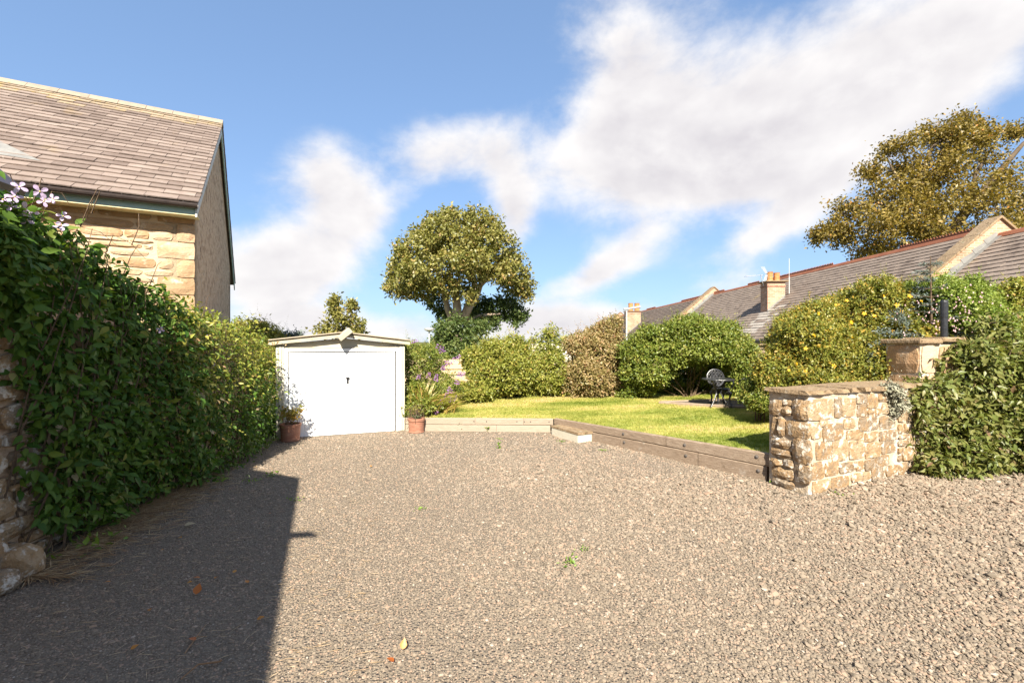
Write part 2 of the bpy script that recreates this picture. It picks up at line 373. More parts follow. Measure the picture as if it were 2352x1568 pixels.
MAT['pale_mortar'] = M_('pale pointing', [(0.48, 0.355, 0.23), (0.576, 0.442, 0.298)], 4, .95, bump=.5, bscale=30)
MAT['slate'] = M_('stone slate', [(0.137, 0.101, 0.0847), (0.189, 0.146, 0.125), (0.23, 0.186, 0.161)], 4, .8, rnd=.5, bump=.35, bscale=30, rndmul=.12, stain=[((.36, .32, .29), 18, .66, .05, 4), ((.09, .07, .06), 3, .60, .2, 8), ((.23, .165, .09), .9, .62, .2, 12)])
MAT['lichen_slate_pale'] = M_('pale stained slate', [(.24, .20, .17), (.34, .30, .26), (.42, .38, .33)], 3, .9, rnd=.5, bump=.4)
MAT['lichen_slate'] = M_('lichened slate', [(.17, .13, .10), (.26, .20, .14), (.31, .25, .18)], 5, .88, rnd=.5, bump=.4, stain=[((.30, .22, .09), 6, .54, .1, 4), ((.36, .33, .28), 12, .60, .06, 2)])
MAT['ridge_stone'] = M_('ridge stone', [(.22, .175, .135), (.31, .26, .20)], 5, .9, rnd=.4, bump=.5, stain=[((.27, .20, .10), 7, .62, .1, 2)])
MAT['gablestone'] = M_('gable rubble', [(0.244, 0.158, 0.101), (0.431, 0.309, 0.209), (0.574, 0.431, 0.301), (0.316, 0.216, 0.144)], 3.4, .95, bump=1.0, bscale=7, stretch=(1.0, 1.0, 1.6), voro=1, stain=[((.50, .40, .30), 5, .58, .08, 1), ((.12, .08, .055), 4, .60, .1, 6)])
MAT['teal_paint'] = M_('pale teal paint', [(.30, .43, .39), (.36, .48, .44)], 6, .5, bump=.05)
MAT['pale_paint'] = M_('weathered pale paint', [(.46, .48, .48), (.56, .57, .56)], 6, .6, bump=.05)
MAT['cream_paint'] = M_('cream paint', [(.66, .60, .38), (.72, .66, .44)], 6, .6, bump=.05)
MAT['gutter'] = M_('black gutter', [(.045, .035, .035), (.07, .055, .05)], 8, .3, bump=0, spec=.5)
MAT['lead'] = M_('lead sheet', [(0.158, 0.153, 0.148), (0.242, 0.237, 0.221)], 6, .55, bump=.2, bscale=8)
MAT['white_door'] = M_('white door paint', [(.80, .80, .79), (.84, .84, .83)], 2, .38, bump=0, spec=.4)
MAT['cream_concrete'] = M_('cream masonry paint', [(.45, .415, .325), (.52, .485, .40)], 3, .8, bump=.3, bscale=60, stain=[((.30, .25, .17), 6, .66, .12, 3)])
MAT['fibre_cement'] = M_('fibre cement', [(0.288, 0.232, 0.16), (0.384, 0.328, 0.248)], 5, .9, bump=.4)
MAT['white_trim'] = M_('old cream trim', [(0.334, 0.295, 0.224), (0.414, 0.374, 0.299)], 6, .75, bump=.2, stain=[((.22, .17, .11), 7, .64, .1, 2)])
MAT['black_metal'] = M_('black metal', [(.012, .012, .014), (.03, .03, .034)], 20, .3, bump=.1, spec=.6)
MAT['cast_metal'] = M_('black cast metal', [(.014, .014, .016), (.05, .05, .055)], 40, .28, bump=.3, bscale=80, spec=.7)
MAT['grey_metal'] = M_('galvanised metal', [(.45, .45, .44), (.58, .58, .57)], 8, .45, bump=.05, metal=.3)
MAT['terracotta'] = M_('terracotta', [(.22, .095, .06), (.30, .14, .09), (.36, .19, .13)], 7, .75, bump=.25, bscale=40, stretch=(1, 1, 4))
MAT['clay_red'] = M_('red clay ridge', [(0.208, 0.072, 0.04), (0.288, 0.12, 0.068)], 6, .85, rnd=.5, bump=.3)
MAT['clay_orange'] = M_('orange clay pot', [(.42, .19, .07), (.55, .28, .12)], 6, .8, bump=.2)
MAT['brick'] = brickmat('warm brick', (.39, .20, .125), (.45, .285, .19), (.47, .40, .32))
MAT['coping'] = M_('stone coping', [(.20, .135, .075), (.31, .225, .14)], 9, .92, rnd=.4, bump=1.0, bscale=30, stain=[((.36, .30, .22), 9, .58, .1, 4), ((.11, .075, .04), 10, .57, .08, 1), ((.17, .165, .07), 5, .62, .08, 6)])
MAT['render'] = M_('white render', [(.62, .62, .60), (.74, .74, .72)], 4, .9, bump=.2)
MAT['terrace_slate'] = M_('terrace slate', [(.115, .086, .068), (.18, .14, .113), (.235, .188, .155)], 1.2, .8, rnd=.5, bump=.3, bscale=30, rndmul=.15, stain=[((.33, .285, .24), 14, .62, .06, 4), ((.075, .055, .045), 1.6, .56, .16, 8), ((.25, .19, .11), .8, .62, .12, 3)])
MAT['rusty_bolt'] = M_('dull bolt', [(.08, .07, .065), (.16, .14, .125)], 30, .6, bump=.1, metal=.2)
MAT['soil'] = M_('soil', [(.05, .032, .02), (.10, .07, .045)], 6, 1, bump=.8, bscale=20)
MAT['pale_timber'] = M_('bleached timber', [(0.233, 0.176, 0.123), (0.304, 0.247, 0.187), (0.353, 0.304, 0.24)], 5, .85, rnd=.3, bump=.4, bscale=14, stretch=(1.2, 1.2, 16))
MAT['brown_timber'] = M_('weathered brown timber', [(0.162, 0.114, 0.078), (0.258, 0.192, 0.138), (0.372, 0.3, 0.234)], 5, .85, rnd=.25, bump=.6, bscale=14, stretch=(1.6, 1.6, 18), stain=[((.10, .065, .04), 9, .64, .08, 2), ((.33, .28, .23), 3, .62, .1, 5)])
MAT['fence_timber'] = M_('fence board', [(.50, .36, .22), (.62, .48, .32)], 4, .85, rnd=.5, bump=.3, stretch=(1, 1, 8))
MAT['gravel_bed'] = M_('gravel bed', [(0.116, 0.0921, 0.0682), (0.164, 0.133, 0.102), (0.205, 0.171, 0.13)], 14, .95, bump=1.0, bscale=48, voro=1)
MAT['gravel'] = None
MAT['lawn'] = M_('lawn turf', [(.16, .20, .03), (.26, .27, .06), (.32, .30, .08)], 2.2, .95, bump=.8, bscale=60)
MAT['moss'] = M_('grey lichen', [(0.216, 0.216, 0.144), (0.317, 0.302, 0.23)], 20, .95, bump=.8)
MAT['fields'] = M_('far ground', [(.07, .08, .025), (.12, .12, .04)], .05, 1, bump=0)

# ------------------------------------------------------------------ the setting
def struct(name, V, F, mat, smooth=False):
    o = add(name, mesh(name, V, F, smooth), mat); o['kind'] = 'structure'; return o
struct('ground', [(-1500, -1500, -.06), (1500, -1500, -.06), (1500, 1500, -.06), (-1500, 1500, -.06)], [(0, 1, 2, 3)], MAT['fields'])
def sheet(name, x0, x1, y0, y1, st, zf, mat, keep=None):
    xs = np.arange(x0, x1 + st / 2, st); ys = np.arange(y0, y1 + st / 2, st); nx = len(xs)
    V = [(x, y, zf(x, y)) for y in ys for x in xs]
    F = [(j * nx + i, j * nx + i + 1, (j + 1) * nx + i + 1, (j + 1) * nx + i) for j in range(len(ys) - 1) for i in range(nx - 1) if keep is None or keep(xs[i] + st / 2, ys[j] + st / 2)]
    return struct(name, V, F, mat, True)
def zgravel(x, y): return .012 * math.sin(x * 1.3 + .5) * math.sin(y * 1.1) 
sheet('gravel_drive', -7.6, 15, -6, 14, .4, zgravel, MAT['gravel_bed'])
_lc = np.array([(-2.9, 11.4, .31), (-1, 11.2, .31), (1.05, 11.1, .315), (1.9, 10, .335), (3, 8.6, .38), (4.05, 7.2, .43), (6.2, 8.1, .47), (5.45, 11.4, .50), (4, 12.4, .50), (1.7, 14.2, .46), (-2, 13, .36), (7.5, 10, .52), (7, 14, .55), (4, 15.6, .52), (0, 15.4, .46), (2.5, 11.5, .40), (-4, 15, .4)])
def zlawn(x, y):
    w = 1 / (((_lc[:, 0] - x) ** 2 + (_lc[:, 1] - y) ** 2 + .15) ** 1.6); return float((w * _lc[:, 2]).sum() / w.sum())
FRONT = [(-2.55, 11.27), (-1, 11.2), (1.05, 11.12), (2.04, 9.83), (4.06, 7.2), (5.2, 7.75), (6.3, 8.2)]
BACK = [(-2.75, 14.0), (-1.5, 15.6), (0.6, 16.1), (3.2, 16.2), (6, 15.6), (8, 14), (9, 12)]
def lerp_path(p, t):
    k = t * (len(p) - 1); i = min(int(k), len(p) - 2); f = k - i
    return p[i][0] * (1 - f) + p[i + 1][0] * f, p[i][1] * (1 - f) + p[i + 1][1] * f
def loft(name, dz, mat, n=48, m=36):
    V = []; F = []
    for j in range(m + 1):
        for i in range(n + 1):
            a = lerp_path(FRONT, i / n); b = lerp_path(BACK, i / n); u = (j / m) ** 1.2
            x = a[0] * (1 - u) + b[0] * u; y = a[1] * (1 - u) + b[1] * u; V.append((x, y, zlawn(x, y) + dz))
    for j in range(m):
        for i in range(n): F.append((j * (n + 1) + i, j * (n + 1) + i + 1, (j + 1) * (n + 1) + i + 1, (j + 1) * (n + 1) + i))
    return struct(name, V, F, mat, True)
lawn = loft('lawn', 0, MAT['lawn'])
def in_wall_side(x, y): return (x - 4.06) * -.405 + (y - 7.2) * .914 > .25
sheet('flower_bed', -4, 14, 11.6, 19, .4, lambda x, y: zlawn(x, y) - .06, MAT['soil'], lambda x, y: y > 15 or x > 6.5 or x < -2.4 or (y > 13.5))
sheet('garden_bed', 5.6, 14, 8.4, 12.2, .4, lambda x, y: zlawn(x, y) - .07, MAT['soil'], lambda x, y: x > 5.9 and in_wall_side(x, y) and (x - 6.2) * .905 + (y - 8.4) * -.1 > 0)

# ------------------------------------------------------------------ irregular stones laid on a wall face
def stone_mesh(rng, w, h, d, rough=.02, rnd=.3):
    """front grid bulged and jittered, with a skirt going back; x width, z height, -y is proud"""
    n = 4; V = []; F = []
    for j in range(n):
        for i in range(n):
            u = i / (n - 1) * 2 - 1; v = j / (n - 1) * 2 - 1
            k = max(abs(u), abs(v)); cc = 1 - rnd * .28 * (abs(u) * abs(v)) ** 3
            e = (k > .99)
            x = u * w / 2 * cc + rng.normal() * rough * (.35 if e else .5); z = v * h / 2 * cc + rng.normal() * rough * (.35 if e else .5)
            y = -d * (.45 if e else 1) + rng.normal() * rough * .35
            V.append((x, y, z))
    for j in range(n - 1):
        for i in range(n - 1): a = j * n + i; F.append((a, a + 1, a + n + 1, a + n))
    ring = [0, 1, 2, 3, 7, 11, 15, 14, 13, 12, 8, 4]; b = len(V)
    for i in ring: V.append((V[i][0] * 1.01, .03, V[i][2] * 1.01))
    for q in range(12): F.append((ring[(q + 1) % 12], ring[q], b + q, b + (q + 1) % 12))
    return mesh('stone', V, F)
def course_stones(rng, x0, x1, z0, z1, hs=(.14, .26), ws=(.25, .7), gap=.025):
    out = []; z = z0
    while z < z1 - .05:
        h = min(rng.uniform(*hs), z1 - z); x = x0 - rng.uniform(0, .2)
        while x < x1:
            w = rng.uniform(*ws) * (1.3 - h)
            a, b = max(x, x0), min(x + w, x1)
            if b - a > .1:
                if h > .19 and w < .45 and rng.random() < .25:
                    out.append(((a + b) / 2, z + h * .27, b - a - gap, h * .5 - gap)); out.append(((a + b) / 2, z + h * .77, b - a - gap, h * .44 - gap))
                else: out.append(((a + b) / 2, z + h / 2, b - a - gap, h - gap))
            x += w
        z += h
    return out

def rough_slab(L, W, H, seed, amp=.012):
    r = np.random.default_rng(seed); bm = bmesh.new(); bmesh.ops.create_cube(bm, size=1)
    for v in bm.verts: v.co = Vector((v.co.x * L, v.co.y * W, v.co.z * H))
    es = [e for e in bm.edges if abs((e.verts[0].co - e.verts[1].co).x) > L * .9]; bmesh.ops.subdivide_edges(bm, edges=es, cuts=max(3, int(L / .11)), use_grid_fill=True)
    es = [e for e in bm.edges if abs((e.verts[0].co - e.verts[1].co).y) > W * .9]; bmesh.ops.subdivide_edges(bm, edges=es, cuts=3, use_grid_fill=True)
    for v in bm.verts:
        k = 1.6 if abs(v.co.y) > W * .45 else .6
        v.co += Vector((r.normal() * amp * .4, r.normal() * amp * k, r.normal() * amp * .35))
    me = bpy.data.meshes.new('coping_stone'); bm.to_mesh(me); bm.free(); return me
# ------------------------------------------------------------------ slated roof slopes: the slates that show largest are parts, the rest one mass
def slate_slope(roof, root_world, org, xdir, up, x0, x1, width, expo, rows, thick, mat, rng, count, seen=None, alt=None, alt_mat=None, zoff=.02):
    xdir = Vector(xdir); up = Vector(up).normalized(); nrm = xdir.cross(up).normalized()
    if nrm.z < 0: nrm = -nrm
    tilt = math.atan2(thick * 1.15, expo * 1.0)
    sy = (up * math.cos(tilt) - nrm * math.sin(tilt)).normalized(); sn = xdir.cross(sy).normalized()
    if sn.dot(nrm) < 0: sn = -sn
    L = expo * 1.45; protos = []
    for v in range(4):
        w = width - .008; r = random.Random(v); V = []
        for (a, b) in ((-w / 2, 0), (-w / 6, r.uniform(-.006, .004)), (w / 6, r.uniform(-.006, .004)), (w / 2, r.uniform(-.008, .004)), (w / 2, L), (-w / 2, L)): V.append((a, b))
        A = [(x, y, 0) for x, y in V]; B = [(x, y, thick) for x, y in V]
        me = mesh('slate', A + B, [(5, 4, 3, 2, 1, 0), (6, 7, 8, 9, 10, 11)] + [(i, (i + 1) % 6, 6 + (i + 1) % 6, 6 + i) for i in range(6)]); me.materials.append(mat); protos.append(me)
    items = []
    for j in range(rows):
        x = x0 + (-.5 * width if j % 2 else 0)
        while x < x1:
            xc = x + width / 2
            items.append((xc, j)); x += width
    cand = []
    for xc, j in items:
        a, b = max(xc - width / 2, x0), min(xc + width / 2, x1)
        if b - a < .06: continue
        p = Vector(org) + xdir * ((a + b) / 2) + up * (j * expo) + nrm * (thick * 1.2 + zoff + rng.normal() * .0025)
        wp = root_world @ p; d = (wp - Vector((0, 0, EYE))).length
        vis = 1 if seen is None else seen(wp)
        cand.append((d if vis else 1e6 + d, p, (b - a) / width, rng.normal() * .006, bool(alt and alt(wp, j, rng))))
    cand.sort(key=lambda c: c[0])
    masses = {False: MB(), True: MB()}
    for i, (d, p, s, rot, al) in enumerate(cand):
        mass = masses[al]
        Mx = Matrix.Translation(p) @ Matrix((xdir, sy, sn)).transposed().to_4x4() @ Matrix.Rotation(rot, 4, 'Z') @ Matrix.Diagonal((s, 1, 1, 1))
        me = protos[i % 4]
        if i < count and d < 1e6: add('slate', me, alt_mat if al else None, roof, Mx)
        elif d < 1e6 + 30 or d < 1e6: mass.addm([Mx @ v.co for v in me.vertices], [tuple(q.vertices) for q in me.polygons])
    for al, m in masses.items():
        if m.V: m.build('slates', alt_mat if al else mat, roof, kind='stuff')

# ------------------------------------------------------------------ stone house, left
HW, HEAVE, HRIDGE, HK = 9.5, 5.08, 8.5, .72
HPITCH = math.atan(HK)
HB = .8           # the far slope runs further down
hr = thing('stone_house', 'sandstone house with stone slate roof and bare gable rising behind the dark climber', 'house', (-6.30, 9, 0), R(28))
HM = Matrix.Translation((-6.30, 9, 0)) @ Matrix.Rotation(R(28), 4, 'Z')
def in_frame(w, m=1.06): return w.y > .5 and abs(w.x / w.y) < 1.125 * m
fw = MB().box((-4.5, .25, 2.45), (9, .44, 4.9)).build('front_wall', MAT['pale_mortar'], hr)
rs = np.random.default_rng(11); z = 2.75; q = 0
for h in (.36, .34, .36, .33, .36, .30):
    w = .60 if q % 2 else .29
    if h > .2: add('stone', stone_mesh(rs, w, h - .018, .035, .006, .15), MAT['sandstone'], fw, Matrix.Translation((-w / 2 + .02, .03, z + h / 2)))
    for cx, cz, sw, sh in course_stones(rs, -3.4, -w - .03, z, z + h, (.11, .22), (.35, .85), .03):
        add('stone', stone_mesh(rs, sw, sh, .03, .014, .5), MAT['sandstone'], fw, Matrix.Translation((cx, .03, cz)))
    z += h; q += 1
gz = lambda y: HEAVE - .1 + (HW / 2 - abs(y - HW / 2)) * HK
MB().prism([(0, .03, 0), (0, HW - .03, 0), (0, HW - .03, gz(0)), (0, HW / 2, HRIDGE - .1), (0, .03, gz(0))], (-.45, 0, 0)).build('gable_wall', MAT['gablestone'], hr)
MB().box((-4.5, HW - .25, 2.4), (9, .44, 4.8)).build('back_wall', MAT['gablestone'], hr)
cp_, sp_ = math.cos(HPITCH), math.sin(HPITCH)
ov = .32
rb = MB()
rb.prism([(.1, -ov, HEAVE - ov * HK), (.1, HW / 2, HRIDGE), (.1, HW / 2, HRIDGE - .06), (.1, -ov, HEAVE - ov * HK - .06)], (-9.1, 0, 0))
rb.prism([(.1, HW + HB, HEAVE - HB * HK), (.1, HW / 2, HRIDGE), (.1, HW / 2, HRIDGE - .06), (.1, HW + HB, HEAVE - HB * HK - .06)], (-9.1, 0, 0))
roof = rb.build('roof', MAT['slate'], hr)
SL = (HW / 2 + ov) / cp_
slate_slope(roof, HM, (0, -ov - .03, HEAVE - (ov + .03) * HK), (1, 0, 0), (0, cp_, sp_), -6.2, .13, .50, SL / 26, 26, .022, MAT['slate'], np.random.default_rng(4), 300, lambda w: in_frame(w, 1.03), lambda w, j, r: r.random() < (.0, .25, .5, .8, 1.0)[max(0, min(4, j - 21))], MAT['lichen_slate'])
slate_slope(roof, HM, (0, HW + HB + .03, HEAVE - (HB + .03) * HK), (-1, 0, 0), (0, -cp_, sp_), -.13, 1.0, .5, SL / 26, 28, .012, MAT['slate'], np.random.default_rng(4), 0)
rt = MB().prism([(0, -.17, -.10), (0, -.15, -.06), (0, 0, .075), (0, .15, -.06), (0, .17, -.10), (0, 0, .03)], (.58, 0, 0)).mesh('ridge_tile'); rt.materials.append(MAT['ridge_stone'])
for i in range(11): add('ridge_tile', rt, None, roof, Matrix.Translation((-.45 - i * .588, HW / 2, HRIDGE + .065 + rs.normal() * .004)))
# eaves
ye = -ov
MB().box((-4.45, ye + .012, HEAVE - ov * HK - .13), (9.1, .025, .17)).build('fascia', MAT['teal_paint'], hr)
MB().box((-4.45, ye / 2 + .02, HEAVE - ov * HK - .225), (9.1, -ye + .03, .02)).build('soffit', MAT['cream_paint'], hr)
g = MB(); n = 9; pr = [(-.075 * math.cos(3.1416 * k / (n - 1)), -.085 * math.sin(3.1416 * k / (n - 1))) for k in range(n)]
pr2 = [(a * .9, b * .9) for a, b in pr[::-1]]
g.prism([(.12, ye - .085 + a, HEAVE - ov * HK - .03 + b) for a, b in pr + pr2], (-9.1, 0, 0))
gut = g.build('gutter', MAT['gutter'], hr)
for x in (-.1, -1.0, -1.95, -2.9): MB().tube([(x, ye - .14, HEAVE - ov * HK - .01), (x, ye - .12, HEAVE - ov * HK - .07), (x, ye - .02, HEAVE - ov * HK - .1)], .012, 5).build('gutter_bracket', MAT['gutter'], gut)
# bargeboards
for s, mt in ((1, 'pale_paint'), (-1, 'teal_paint')):
    f = (lambda y: y) if s > 0 else (lambda y: HW - y)
    MB().prism([(.10, f(-(ov if s > 0 else HB) - .02), HEAVE - ((ov if s > 0 else HB) + .02) * HK - .05), (.10, f(HW / 2), HRIDGE - .05), (.10, f(HW / 2), HRIDGE - .30), (.10, f(-(ov if s > 0 else HB) - .02), HEAVE - ((ov if s > 0 else HB) + .02) * HK - .25)], (-.03, 0, 0)).build('bargeboard', MAT[mt], hr)
# lead valley flashing at the near end
def onroof(x, s, h=.06): return (x, -ov + s * cp_ - h * sp_, HEAVE - ov * HK + s * sp_ + h * cp_)
MB().prism([onroof(-3.0, 1.05), onroof(-2.35, 1.0), onroof(-3.1, 1.75), onroof(-4.6, 1.9), onroof(-4.6, 1.05)], (0, -.006, .008)).build('flashing', MAT['lead'], hr)
# small lean-to, mostly out of frame at the left edge
lt = thing('outbuilding', 'corner of a low outbuilding with dark verge at the upper left edge of frame', 'outbuilding', (-7.12, 5.1, .35), R(10))
MB().prism([(0, 0, -.4), (-3, 0, -.4), (-3, 0, 6.85), (.2, 0, 4.0)], (0, 1.2, 0)).build('wall', MAT['pale_mortar'], lt)
MB().prism([(.52, -.12, 3.87), (-3, -.12, 7.15), (-3, -.12, 7.23), (.55, -.12, 3.95)], (0, 1.3, 0)).build('roof', MAT['gutter'], lt)
MB().prism([(.45, -.14, 3.75), (-3, -.14, 6.97), (-3, -.14, 7.15), (.5, -.14, 3.89)], (0, .03, 0)).build('bargeboard', MAT['gutter'], lt)

# ------------------------------------------------------------------ the neighbouring house behind the camera's left shoulder; its eaves shade the drive
nb = thing('neighbour_house', 'tall stone house standing left of the drive behind the viewpoint', 'house', (-3.22, 1.36, 0), math.atan2(-.386, -.922))
tp = math.tan(R(35)); EH = 5.0
b = MB().prism([(.3, 0, 0), (.3, 0, EH - .1), (4.3, 0, EH + 4.0 * tp - .1), (8.3, 0, EH - .1), (8.3, 0, 0)], (0, 9, 0)); b.build('wall', MAT['gablestone'], nb)
b = MB(); b.prism([(0, -.0, EH), (4.3, -.0, EH + 4.3 * tp), (8.6, -.0, EH), (8.6, 0, EH - .1), (4.3, 0, EH + 4.3 * tp - .12), (0, 0, EH - .1)], (0, 9.2, 0)); b.build('roof', MAT['slate'], nb)
MB().tube([(.05, 2.28, 4.96), (-.18, 2.34, 4.97), (-.30, 2.40, 4.93)], [.07, .06, .02], 6).build('eave_shadow_caster', MAT['gutter'], nb)  # added unseen projection, shaped to cast the spike in the drive shadow
MB().box((2.75, .45, 6.6), (1.5, .8, 3.5)).build('chimney', MAT['gablestone'], nb)  # added unseen stack, placed so its shadow keeps the near climber dark

# ------------------------------------------------------------------ garden wall, left (mostly under the climber)
WXY = ([3.0, 3.5, 4.4, 6, 8.3, 10, 12, 13], [-4.62, -4.68, -4.82, -5.1, -5.3, -5.8, -6.45, -6.75])
def wx(Y): return float(np.interp(Y, *WXY))
gw = thing('garden_wall', 'old rubble stone wall at the left edge under the dark climber', 'wall', (-4.8, 4.3, 0))
off = np.array((-4.8, 4.3, 0)); b = MB(); ys = [3.0, 3.5, 4.4, 6, 8.3, 10, 12, 13]; V = []; F = []
for y in ys:
    x = wx(y); h = float(np.interp(y, [3, 6, 9, 12, 13], [2.5, 2.4, 2.2, 1.7, 1.6]))
    V += [(x - .03 - off[0], y - off[1], 0), (x - .03 - off[0], y - off[1], h), (x - .5 - off[0], y - off[1], h), (x - .5 - off[0], y - off[1], 0)]
for i in range(len(ys) - 1):
    for k in range(4): F.append((i * 4 + k, i * 4 + (k + 1) % 4, i * 4 + 4 + (k + 1) % 4, i * 4 + 4 + k))
F += [(0, 1, 2, 3), (len(V) - 1, len(V) - 2, len(V) - 3, len(V) - 4)]
core = add('wall_core', mesh('wall_core', V, F), MAT['gablestone'], gw)
rw = np.random.default_rng(21)
for cx, cz, sw, sh in course_stones(rw, 3.3, 5.6, 0, 2.4, (.16, .34), (.25, .55), .03):
    if cx > 4.85 and cz > .6: continue
    x = wx(cx); an = math.atan2(wx(cx + .2) - wx(cx - .2), .4)
    add('stone', stone_mesh(rw, sw, sh, .06, .02, .6), MAT['rubble'], core, Matrix.Translation((x - off[0] - .01, cx - off[1], cz)) @ Matrix.Rotation(R(90) - an, 4, 'Z'))
rk = np.random.default_rng(8)
def rock(name, loc, dims, seed, mat, label, rz=0, group=None):
    r = np.random.default_rng(seed); bm = bmesh.new(); bmesh.ops.create_icosphere(bm, subdivisions=2, radius=.5)
    for v in bm.verts:
        p = np.array(v.co)[None]; k = 1 + .22 * vnoise(p * 2 + seed, 2.0)[0] + r.normal() * .02; v.co *= k
        for ax in range(3): v.co[ax] = max(min(v.co[ax], .40), -.40)
        v.co.x *= dims[0]; v.co.y *= dims[1]; v.co.z *= dims[2]
    me = bpy.data.meshes.new(name); bm.to_mesh(me); bm.free()
    o = add(name, me, mat); o.location = loc; o.rotation_euler = (r.normal() * .1, r.normal() * .1, rz); return tag(o, label, 'rock', group)
rock('rock', (-4.62, 4.22, .13), (.5, .42, .42), 3, MAT['rubble'], 'angled grey boulder leaning at the foot of the left stone wall', .6)
rock('rock', (-4.5, 3.98, .09), (.34, .3, .26), 5, MAT['rubble'], 'smaller rounded stone lying in front of the grey boulder', 1.2)
rock('rock', (-4.72, 4.05, .22), (.4, .36, .5), 9, MAT['rubble'], 'pale upright footing stone at the very left edge', .2)

# ------------------------------------------------------------------ garage
GA = math.atan2(1.01, 2.68); GW = 2.86
ga = thing('garage', 'white up and over door garage with cream posts and shallow roof', 'garage', (-5.33, 10.26, 0), GA)
eave, peak = 2.13, 2.30
dx0, dx1, dtop = .262, 2.632, 1.95
prof = lambda x: eave + (peak - eave) * (1 - abs(x - GW / 2) / (GW / 2))
for x in (.06, GW - .06): MB().box((x, 2.6, eave / 2), (.1, 4.9, eave)).build('side_wall', MAT['cream_concrete'], ga)
MB().box((GW / 2, 5.1, eave / 2), (GW - .1, .1, eave)).build('back_wall', MAT['cream_concrete'], ga)
for x0, x1 in ((0, .055), (.06, .125), (.13, .175)): MB().box(((x0 + x1) / 2, .08, eave / 2 - .03), (x1 - x0, .16 if x0 else .12, eave - .06), bev=.008).build('front_post', MAT['cream_concrete'], ga)
for x0, x1 in ((GW - .06, GW), (GW - .125, GW - .064)): MB().box(((x0 + x1) / 2, .08, eave / 2 - .03), (x1 - x0, .16, eave - .06), bev=.008).build('front_post', MAT['cream_concrete'], ga)
fr = MB(); fr.box((.212, .07, 1.02), (.066, .09, 2.04)); fr.box((GW - .163, .07, 1.02), (.07, .09, 2.04)); fr.box((GW / 2 + .02, .07, 2.0), (GW - .46, .086, .068)); fr.build('door_frame', MAT['white_door'], ga)
dr = MB(); zb = .0; n = 60
pts = []
w = (dx1 - dx0 - .02); ribs = 22
for i in range(ribs):
    a = dx0 + .01 + w * i / ribs; c = w / ribs
    pts += [(a, 0), (a + c * .78, 0), (a + c * .84, .011), (a + c * .94, .011)]
pts.append((dx0 + .01 + w, 0))
V = [(x, .062 + y, z) for z in (.005, dtop - .035) for x, y in pts]; m = len(pts)
dr.addm(V, [(i, i + 1, m + i + 1, m + i) for i in range(m - 1)])
door = dr.build('door', MAT['white_door'], ga)
MB().box((GW / 2, .14, 1.0), (2.5, .02, 2.0)).build('door_gap_shade', MAT['black_metal'], ga)  # black sheet standing in for the shade in the door gaps
dd = MB(); dd.box((dx0 + w / 2 + .01, .075, dtop - .018), (w, .03, .028)); dd.box((dx0 + .012, .058, .98), (.02, .02, 1.94)); dd.box((dx1 - .012, .058, .98), (.02, .02, 1.94)); dd.box((dx0 + w / 2, .066, .018), (w, .03, .03)); dd.build('door_edge', MAT['white_door'], door)
for i in range(21): MB().tube([(dx0 + .07 + i * (w - .12) / 20, .06, dtop - .055), (dx0 + .07 + i * (w - .12) / 20, .052, dtop - .055)], .006, 6).build('rivet', MAT['grey_metal'], door)
hx, hz = 1.53, 1.29
hb = MB(); hb.box((hx, .052, hz - .02), (.045, .02, .15), bev=.006); hb.box((hx, .03, hz + .045), (.085, .05, .035), bev=.01); hb.tube([(hx, .05, hz - .05), (hx, .035, hz - .05)], .016, 10); hb.build('handle', MAT['black_metal'], door)
MB().prism([(.0, .1, eave - .07), (GW, .1, eave - .07), (GW, .1, eave + .0), (GW / 2, .1, peak - .02), (0, .1, eave)], (0, .05, 0)).build('gable_panel', MAT['cream_concrete'], ga)
MB().box((GW / 2, .07, eave - .075), (GW - .1, .05, .025)).build('lintel', MAT['white_trim'], ga)
for s in (-1, 1):
    x0, x1 = (-.14, GW / 2) if s < 0 else (GW / 2, GW + .12)
    za, zb_ = prof(x0), prof(x1)
    MB().prism([(x0, -.06, za + .0), (x1, -.06, zb_ + .0), (x1, -.06, zb_ + .07), (x0, -.06, za + .07)], (0, .035, 0)).build('bargeboard', MAT['white_trim'], ga)
    # corrugated sheet
    V = []; nx, ny = 2, 90
    for j in range(ny + 1):
        y = -.09 + 5.4 * j / ny
        for i in range(nx + 1):
            x = x0 + (x1 - x0) * i / nx; V.append((x, y, prof(x) + .105 + .018 * math.sin(j * 2.1)))
    F = [(j * 3 + i, j * 3 + i + 1, (j + 1) * 3 + i + 1, (j + 1) * 3 + i) for j in range(ny) for i in range(2)]
    o = add('roof_sheet', mesh('roof_sheet', V, F), MAT['fibre_cement'], ga); md = o.modifiers.new('thickness', 'SOLIDIFY'); md.thickness = .012; md.offset = 1
rc = MB().box((0, .22, 0), (.34, .5, .13), Matrix.Rotation(R(-40), 3, 'Y') @ Matrix.Rotation(R(4), 3, 'X'), bev=.01)
rcap = rc.build('ridge_cap', MAT['white_trim'], ga, Matrix.Translation((GW / 2 + .03, -.28, peak + .07)))
MB().tube([(GW / 2 - .06, -.09, peak - .0), (GW / 2 - .06, -.12, peak - .03), (GW / 2 - .06, -.11, peak - .055)], .014, 6).build('hook', MAT['white_trim'], ga)

